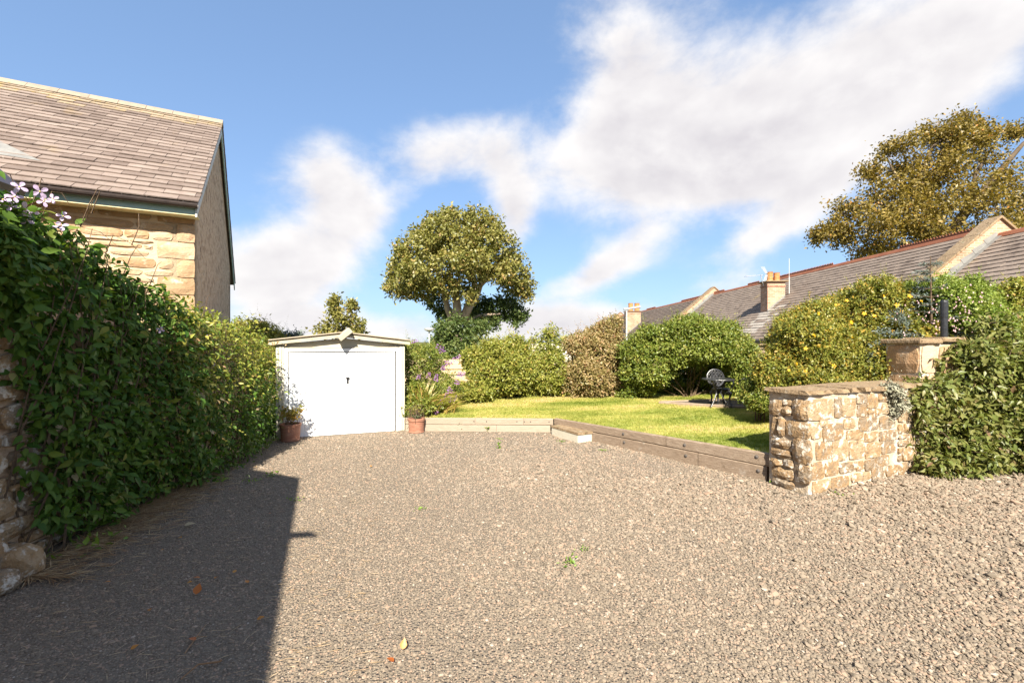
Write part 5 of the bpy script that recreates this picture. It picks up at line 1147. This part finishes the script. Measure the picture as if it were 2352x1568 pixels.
tree('beech_tree', 'big bronze autumn tree leaning in the wind behind the cottage roofs',
     [pb(2130, 405, Y, 80, 58), pb(2225, 350, Y, 70, 46), pb(2052, 440, Y, 66, 40), pb(1960, 478, Y, 44, 26), pb(1915, 520, Y, 22, 24), pb(2020, 520, Y - 2, 70, 44), pb(2120, 490, Y - 2, 84, 50), pb(2235, 455, Y - 1, 84, 56), pb(2320, 420, Y, 46, 50), pb(2335, 300, Y + 1, 26, 18), pb(2065, 340, Y, 38, 18), pb(2140, 312, Y + 1, 46, 22), pb(2215, 285, Y + 1, 40, 20), pb(1885, 540, Y, 12, 16), pb(2000, 580, Y, 44, 18), pb(2120, 555, Y, 96, 34), pb(2270, 530, Y, 70, 40), pb(1998, 392, Y, 22, 16), pb(2370, 500, Y, 54, 50), pb(2420, 400, Y, 50, 70), pb(1945, 540, Y, 28, 18), pb(2180, 320, Y, 50, 26), pb(2270, 310, Y, 26, 18), pb(2090, 380, Y, 40, 26)],
     .27, LM['treecopper'], 703, [
     (tp((2170, 800, 0), (2165, 620, 0), (2160, 520, 0)), [1.0, .8, .5]),
     (tp((2160, 540, 0), (2130, 470, 0), (2110, 410, 0), (2140, 340, 0), (2200, 290, 0)), [.45, .36, .26, .16, .06]),
     (tp((2165, 560, 0), (2230, 470, 0), (2290, 400, 0), (2350, 330, 0), (2400, 290, 0)), [.45, .36, .26, .15, .06]),
     (tp((2150, 560, 0), (2060, 510, 0), (1980, 470, 0), (1920, 500, 0)), [.36, .26, .16, .06]),
     (tp((2125, 470, 0), (2060, 410, 0), (2040, 370, 0)), [.25, .16, .05]),
     (tp((2230, 470, 0), (2240, 400, 0), (2290, 320, 0)), [.25, .16, .05])], MAT['bark_dark'], base=(tb.x, Y, 0), cover=.62, shell=.75, lump=.35, freq=.5, up=.25, rnd=.7, inner=.5, length=1.5, k=12, lobe=(9, .34))
Y = 17
tb = P(780, 880, Y)
tree('maple_sapling', 'thin young tree with sparse leaves poking above the garage roof', [pb(775, 745, Y, 30, 26), pb(790, 722, Y, 18, 24), pb(770, 710, Y, 12, 18), pb(812, 745, Y, 18, 14), pb(745, 758, Y, 18, 14), pb(770, 695, Y, 5, 8), pb(806, 703, Y, 6, 8), pb(822, 762, Y, 12, 8)], .13, LM['tree'], 704,
     [(tp((780, 880, 0), (778, 780, 0), (775, 700, 0)), [.05, .035, .01])] + [(tp((779, 785, 0), (x, y, 0)), [.02, .006]) for x, y in ((805, 702), (830, 757), (742, 752), (768, 688), (795, 720))], MAT['bark_dark'], base=(tb.x, Y, 0), cover=.75, rnd=.9, lump=.3, freq=1.5)
Y = 32
tb = P(1258, 850, Y)
tree('willow_tree', 'feathery yellow green tree beyond the hedge above the bungalow', [pb(1258, 788, Y, 34, 26), pb(1240, 795, Y, 26, 22), pb(1285, 800, Y, 26, 22), pb(1262, 770, Y, 20, 14)], .30, LM['yellowgreen'], 705, [(tp((1258, 850, 0), (1258, 790, 0)), [.2, .1])], MAT['bark_dark'], base=(tb.x, Y, 0), tmpl=T_NARROW, cover=1.4)
tree('far_tree', 'low dark tree beside the yellow green one on the skyline', [pb(1320, 790, 40, 22, 12), pb(1345, 795, 40, 20, 12)], .34, LM['tree'], 706, [(tp((1325, 850, 8), (1325, 795, 8)), [.2, .1])], MAT['bark_dark'], base=(P(1325, 850, 40).x, 40, 0))
tree('far_tree', 'rounded olive tree on the skyline right of the stone house gable', [pb(575, 762, 34, 30, 22), pb(600, 760, 34, 18, 14), pb(550, 765, 34, 26, 24)], .3, LM['tree'], 707, [(tp((575, 850, 2), (575, 770, 2)), [.2, .1])], MAT['bark_dark'], base=(P(575, 850, 34).x, 34, 0))
for i, (px, py, Y_, rx, ry, lb) in enumerate(((900, 815, 60, 60, 16, 'low distant tree line hidden mostly by the garage roof'), (1190, 812, 55, 60, 14, 'distant tree just above the laurel bush'))):
    tree('far_tree', lb, [pb(px, py, Y_, rx, ry, 2.5)], .45, LM['tree'], 710 + i, [([P(px, 850, Y_), P(px, py, Y_)], [.2, .1])], MAT['bark_dark'], base=(P(px, 850, Y_).x, Y_, 0))

# ------------------------------------------------------------------ pots
def plant_pot(name, label, base, r, h, prof, seed):
    root = thing(name, label, 'plant pot', base)
    MB().lathe(prof + [(prof[-1][0] - .025, prof[-1][1]), (prof[-1][0] - .03, h - .07), (0, h - .07)], 32).build('pot', MAT['terracotta'], root, smooth=False)
    MB().lathe([(0, h - .055), (r - .04, h - .06)], 16).build('soil', MAT['soil'], root)
    return root
g1 = G(657, 1016)
p1 = plant_pot('plant_pot', 'brown terracotta pot with a yellowing leafy shrub left of the garage door', (g1.x, g1.y + .2, 0), .22, .38, [(.0, 0), (.185, 0), (.19, .02), (.198, .03), (.19, .045), (.21, .32), (.225, .325), (.228, .37), (.215, .38)], 1)
rp = np.random.default_rng(71)
tips = [(rp.normal() * .16, rp.normal() * .10, .5 + rp.uniform(0, .16)) for _ in range(14)]
stems_mesh(rp, (0, 0, .3), tips, .007, .03).build('stem', MAT['twig'], p1, kind='stuff')
pos = np.array(tips); a = shoots(rp, np.repeat(pos, 3, 0) + rp.normal(size=(42, 3)) * .04, np.tile(np.array([[0, 0, 1.]]), (42, 1)), 9, .12, .075, .1, .4)
add('foliage', leaf_mesh('foliage', *a, T_LEAF), LM['pot_shrub'], p1, kind='stuff')
g2 = G(953, 996)
p2 = plant_pot('plant_pot', 'orange terracotta pot with a succulent and dry stems right of the garage', (g2.x, g2.y + .18, 0), .2, .35, [(0, 0), (.17, 0), (.18, .015), (.19, .02), (.18, .04), (.19, .28), (.205, .285), (.21, .34), (.20, .35)], 2)
mb = MB()
for k in range(9):
    th = k * 2.4; d = Vector((math.cos(th), math.sin(th), .8 + .1 * (k % 3))).normalized(); s_ = d.cross(Vector((0, 0, 1))).normalized(); b0 = Vector((0, 0, .30)); L = rp.uniform(.16, .24); pts = [b0, b0 + d * L * .5, b0 + d * L + Vector((0, 0, -.02))]
    mb.addm([pts[0] - s_ * .02, pts[0] + s_ * .02, pts[1] - s_ * .03 + Vector((0, 0, .02)), pts[1] + Vector((0, 0, -.005)), pts[1] + s_ * .03 + Vector((0, 0, .02)), pts[2]], [(0, 1, 4, 3), (0, 3, 2), (2, 3, 5), (3, 4, 5)])
mb.build('succulent', LM['agave'], p2)
tips = [(rp.normal() * .15, rp.normal() * .10, .5 + rp.uniform(0, .2)) for _ in range(26)]
stems_mesh(rp, (0, 0, .3), tips, .005, .03).build('stem', MAT['twig'], p2, kind='stuff')
a = shoots(rp, np.array(tips), np.tile(np.array([[0, 0, 1.]]), (26, 1)), 8, .12, .04, .1, .4); add('foliage', leaf_mesh('foliage', *a, T_NARROW), LM['pot_shrub'], p2, kind='stuff')

# ------------------------------------------------------------------ patio edge, iron table and chairs
pt = thing('patio_edging', 'brown timber sleepers edging a small raised patio on the lawn', 'edging', (0, 0, 0))
a1, a2, a3, a4 = (4.0, 12.4, 0), (5.5, 11.48, 0), (6.55, 11.3, 0), (5.9, 12.9, 0)
sleeper(pt, a1, a2, .42, .565, .45, .585, .1, MAT['brown_timber']); sleeper(pt, (5.55, 11.47, 0), a3, .45, .58, .45, .58, .1, MAT['brown_timber']); sleeper(pt, a4, (a1[0] + .06, a1[1] + .1, 0), .45, .585, .45, .57, .1, MAT['brown_timber'])
pf = struct('patio', [(4.15, 12.38, .545), (5.52, 11.6, .545), (6.6, 11.4, .545), (7.4, 12.6, .545), (5.95, 12.85, .545)], [(0, 1, 2, 3, 4)], MAT['gravel_bed'])
def iron_chair(label, loc, rz):
    r = thing('garden_chair', label, 'chair', loc, rz, 'cast metal chairs on the patio')
    mt = MAT['cast_metal']
    # back: pointed oval loop of lattice scrolls
    def bk(u, v): return Vector((u, .21 + .10 * v, .43 + .47 * v))      # u across, v up
    ring = [bk(.235 * math.sin(t), .52 - .48 * math.cos(t)) for t in np.linspace(0, 6.2832, 25)]
    b = MB().tube(ring, .02, 6, cap=False).build('back_frame', mt, r)
    lt_ = MB()
    for k in range(-5, 6):
        for s in (1, -1):
            pts = []
            for v in np.linspace(.04, 1, 15):
                u = k * .085 + s * (v - .5) * .42
                if (u / .235) ** 2 + ((v - .52) / .48) ** 2 < 1: pts.append(bk(u, v))
            if len(pts) > 1: lt_.tube(pts, .0115, 4)
    for cv, rr_ in ((.52, .13), (.52, .08), (.25, .09), (.78, .09), (.2, .05)):
        lt_.tube([bk(rr_ * math.sin(t), cv + rr_ * 2.1 * math.cos(t)) for t in np.linspace(0, 6.2832, 17)], .014, 5, cap=False)
    lt_.build('back_lattice', mt, r)
    MB().lathe([(0, .43), (.20, .43), (.225, .415), (.225, .395), (.20, .38), (0, .385)], 24).build('seat', mt, r)
    sk = MB()
    for k in range(24):
        th = k * 6.2832 / 24; sk.tube([(.21 * math.cos(th), .21 * math.sin(th), .40), (.2 * math.cos(th + .13), .2 * math.sin(th + .13), .30)], .012, 4)
    sk.tube([(.2 * math.cos(t), .2 * math.sin(t), .33) for t in np.linspace(0, 6.2832, 25)], .008, 5, cap=False); sk.build('seat_skirt', mt, r)
    for sx in (-1, 1):
        for sy in (-1, 1):
            c = Vector((sx, sy, 0)).normalized()
            MB().tube([c * .17 + Vector((0, 0, .38)), c * .25 + Vector((0, 0, .30)), c * .22 + Vector((0, 0, .16)), c * .24 + Vector((0, 0, .05)), c * .29 + Vector((0, 0, .0))], [.03, .034, .024, .02, .026], 7).build('leg', mt, r)
        MB().tube([bk(sx * .22, .45), Vector((sx * .29, .10, .64)), Vector((sx * .29, -.08, .63)), Vector((sx * .27, -.16, .56)), Vector((sx * .22, -.12, .41))], .017, 6).build('armrest', mt, r)
    return r
tz = .548
iron_chair('black cast metal chair with lattice back facing the lawn', (5.50, 12.0, tz), R(4))
iron_chair('second black cast metal chair turned side on in the shade of the bush', (6.35, 12.15, tz), R(-95))
tbx = thing('garden_table', 'round black metal table in front of the lattice backed chair', 'table', (5.26, 11.62, tz))
MB().lathe([(0, .70), (.36, .70), (.385, .705), (.39, .69), (.385, .672), (.36, .675), (0, .68)], 32).build('tabletop', MAT['cast_metal'], tbx)
for k in range(3):
    th = R(90 + 120 * k); c = Vector((math.cos(th), math.sin(th), 0)); MB().tube([c * .22 + Vector((0, 0, .68)), c * .12 + Vector((0, 0, .5)), c * .06 + Vector((0, 0, .34)), c * .16 + Vector((0, 0, .15)), c * .27], [.014, .013, .013, .013, .016], 6).build('leg', MAT['cast_metal'], tbx)

# ------------------------------------------------------------------ loose litter, weeds, fallen leaves on the gravel
rl = np.random.default_rng(91)
n = 2600; Yc = np.clip(rl.normal(5.6, 1.0, n), 4.2, 9); X = np.interp(Yc, *WXY) + .12 + np.abs(rl.normal(size=n)) * .30
L = np.stack([rl.normal(size=n) + 1.2, rl.normal(size=n) * .7 + .35, rl.normal(size=n) * .08], 1)
litter = add('dry_litter', leaf_mesh('dry_litter', np.stack([X, Yc, rl.uniform(.012, .045, n)], 1), L, np.tile([[0, 0, 1.]], (n, 1)), rl.uniform(.08, .26, n), rl.uniform(0, 1, n), T_NEEDLE, .34), LM['dry'], kind='stuff')
n = 1000; yy = rl.uniform(2.9, 7, n); xx = rl.uniform(-1.12, -.3, n) * yy; ok = xx > np.interp(yy, *WXY) + .1; xx, yy = xx[ok], yy[ok]; n = len(xx)
add('straw', leaf_mesh('straw', np.stack([xx, yy, rl.uniform(.018, .03, n)], 1), np.stack([rl.normal(size=n) + 1.0, rl.normal(size=n) * .6 + .4, rl.normal(size=n) * .05], 1), np.tile([[0, 0, 1.]], (n, 1)), rl.uniform(.04, .14, n), rl.uniform(.5, 1, n), T_NEEDLE, .25), LM['dry'], kind='stuff')
LM['cream_leaf'] = leafmat('cream fallen leaf', [(.45, .36, .24), (.5, .42, .3)], attr=False)
LM['fallen'] = leafmat('fallen leaf', [(.36, .10, .02), (.46, .17, .03), (.46, .22, .05)], attr=False)
fme = leaf_mesh('fallen_leaf', np.zeros((1, 3)), np.array([[0, 1., 0]]), np.array([[0, 0, 1.]]), np.ones(1), np.array([.5]), T_OVATE); fme.materials.append(LM['fallen'])
def fallen(px, py, s, label, rz, tilt=.3, group=None, mt=None):
    g = G(px, py); o = add('fallen_leaf', fme, mt); o.location = (g.x, g.y, .03); o.rotation_euler = (tilt, .15, rz); o.scale = (s * 1.3, s, s); tag(o, label, 'leaf', group)
fallen(450, 1372, .09, 'largest orange fallen leaf curled on the shaded gravel', .3, .9)
fallen(925, 1500, .07, 'upright orange leaf standing on the sunlit gravel near the bottom', 0.1, 1.1)
fallen(905, 1528, .06, 'greenish brown leaf lying below the upright orange leaf', 1.2)
fallen(423, 1212, .11, 'pale cream leaf lying on the shaded gravel near the dry litter', -.9, .15, mt=LM['cream_leaf'])
fallen(852, 1075, .06, 'small red leaf in the middle distance on sunlit gravel', .4)
for i, (px, py) in enumerate(((346, 1405), (450, 1478), (460, 1333), (536, 1322), (430, 1345), (570, 1345), (622, 1182), (255, 1342), (370, 1268), (410, 1240), (100, 1330), (500, 1330), (165, 1325), (590, 1430), (300, 1500))):
    fallen(px, py, rl.uniform(.035, .06), 'small orange brown leaf scattered on the shaded gravel', rl.uniform(0, 6), .3, 'small fallen leaves on the shaded gravel')
tw = MB().tube([G(415, 1566) + Vector((0, 0, .02)), G(455, 1535) + Vector((0, 0, .03)), G(505, 1526) + Vector((0, 0, .025)), G(510, 1524) + Vector((0, 0, .03))], [.004, .006, .006, .008], 6).build('twig', LM['dry'])
tag(tw, 'pale curved twig lying on the shaded gravel at the bottom', 'twig')
tw = MB().tube([G(425, 1505) + Vector((0, 0, .02)), G(452, 1470) + Vector((0, 0, .03)), G(473, 1442) + Vector((0, 0, .03))], [.004, .004, .002], 5).tube([G(452, 1470) + Vector((0, 0, .03)), G(475, 1468) + Vector((0, 0, .025))], [.003, .002], 4).build('twig', LM['dry'])
tag(tw, 'thin forked brown twig above the pale curved one', 'twig')
def weed(px, py, h, label, seed, z=0, tall=False, group=None):
    rng = np.random.default_rng(seed); g = G(px, py, z); root = thing('weed', label, 'weed', (g.x, g.y, z), group=group); n = 26
    if tall:
        q = rng.uniform(0, 1, n); pos = np.stack([rng.normal(size=n) * .02, rng.normal(size=n) * .02, q * h], 1); sz = .05
    else: pos = np.stack([rng.normal(size=n) * h * .8, rng.normal(size=n) * h * .8, rng.uniform(.01, .4, n) * h], 1); sz = h * .5
    d = nz(np.stack([rng.normal(size=n), rng.normal(size=n), rng.uniform(.2, .9, n)], 1))
    add('foliage', leaf_mesh('foliage', pos, d, nz(rng.normal(size=(n, 3)) + [0, 0, 1.5]), sz * rng.uniform(.6, 1.3, n), rng.uniform(0, 1, n), T_LEAF), LM['weed'], root, kind='stuff')
    if tall: MB().tube([(0, 0, 0), (.01, 0, h)], [.006, .003], 4).build('stem', LM['weed'], root)
weed(1306, 1293, .09, 'flat green weed in the middle of the sunlit gravel', 1); weed(1340, 1262, .05, 'small yellowish weed just above the flat one', 2)
weed(511, 1105, .14, 'bright green weed tuft at the edge of the building shadow', 3); weed(578, 1106, .08, 'smaller weed tuft right of the bright green one', 4)
weed(630, 1092, .10, 'weed at the corner of the shadow on the drive', 5); weed(678, 1150, .06, 'small weed on the shadow line', 6)
weed(1058, 990, .22, 'upright weed against the pale timber edging, the tallest there', 7, tall=True); weed(1030, 989, .15, 'thin weed left of the tallest one at the timber edging', 8, tall=True); weed(1120, 991, .10, 'short weed at the middle of the pale timber edging', 9, tall=True)
weed(1146, 1030, .12, 'thin weed standing in gravel before the pale edging', 10, tall=True); weed(1290, 1015, .07, 'weed at the foot of the stone step', 11); weed(1385, 1035, .06, 'weed just right of the stone step', 12)
weed(1790, 1113, .09, 'green weed at the corner where sleepers meet the stone wall', 13); weed(1930, 1138, .08, 'weed at the base of the rubble wall face', 14); weed(1145, 1008, .05, 'flat weed before the pale timber boards', 15); weed(965, 1170, .05, 'lone tiny weed on the sunlit gravel', 16); weed(220, 1250, .2, 'yellowing leafy weed at the foot of the left wall', 17)
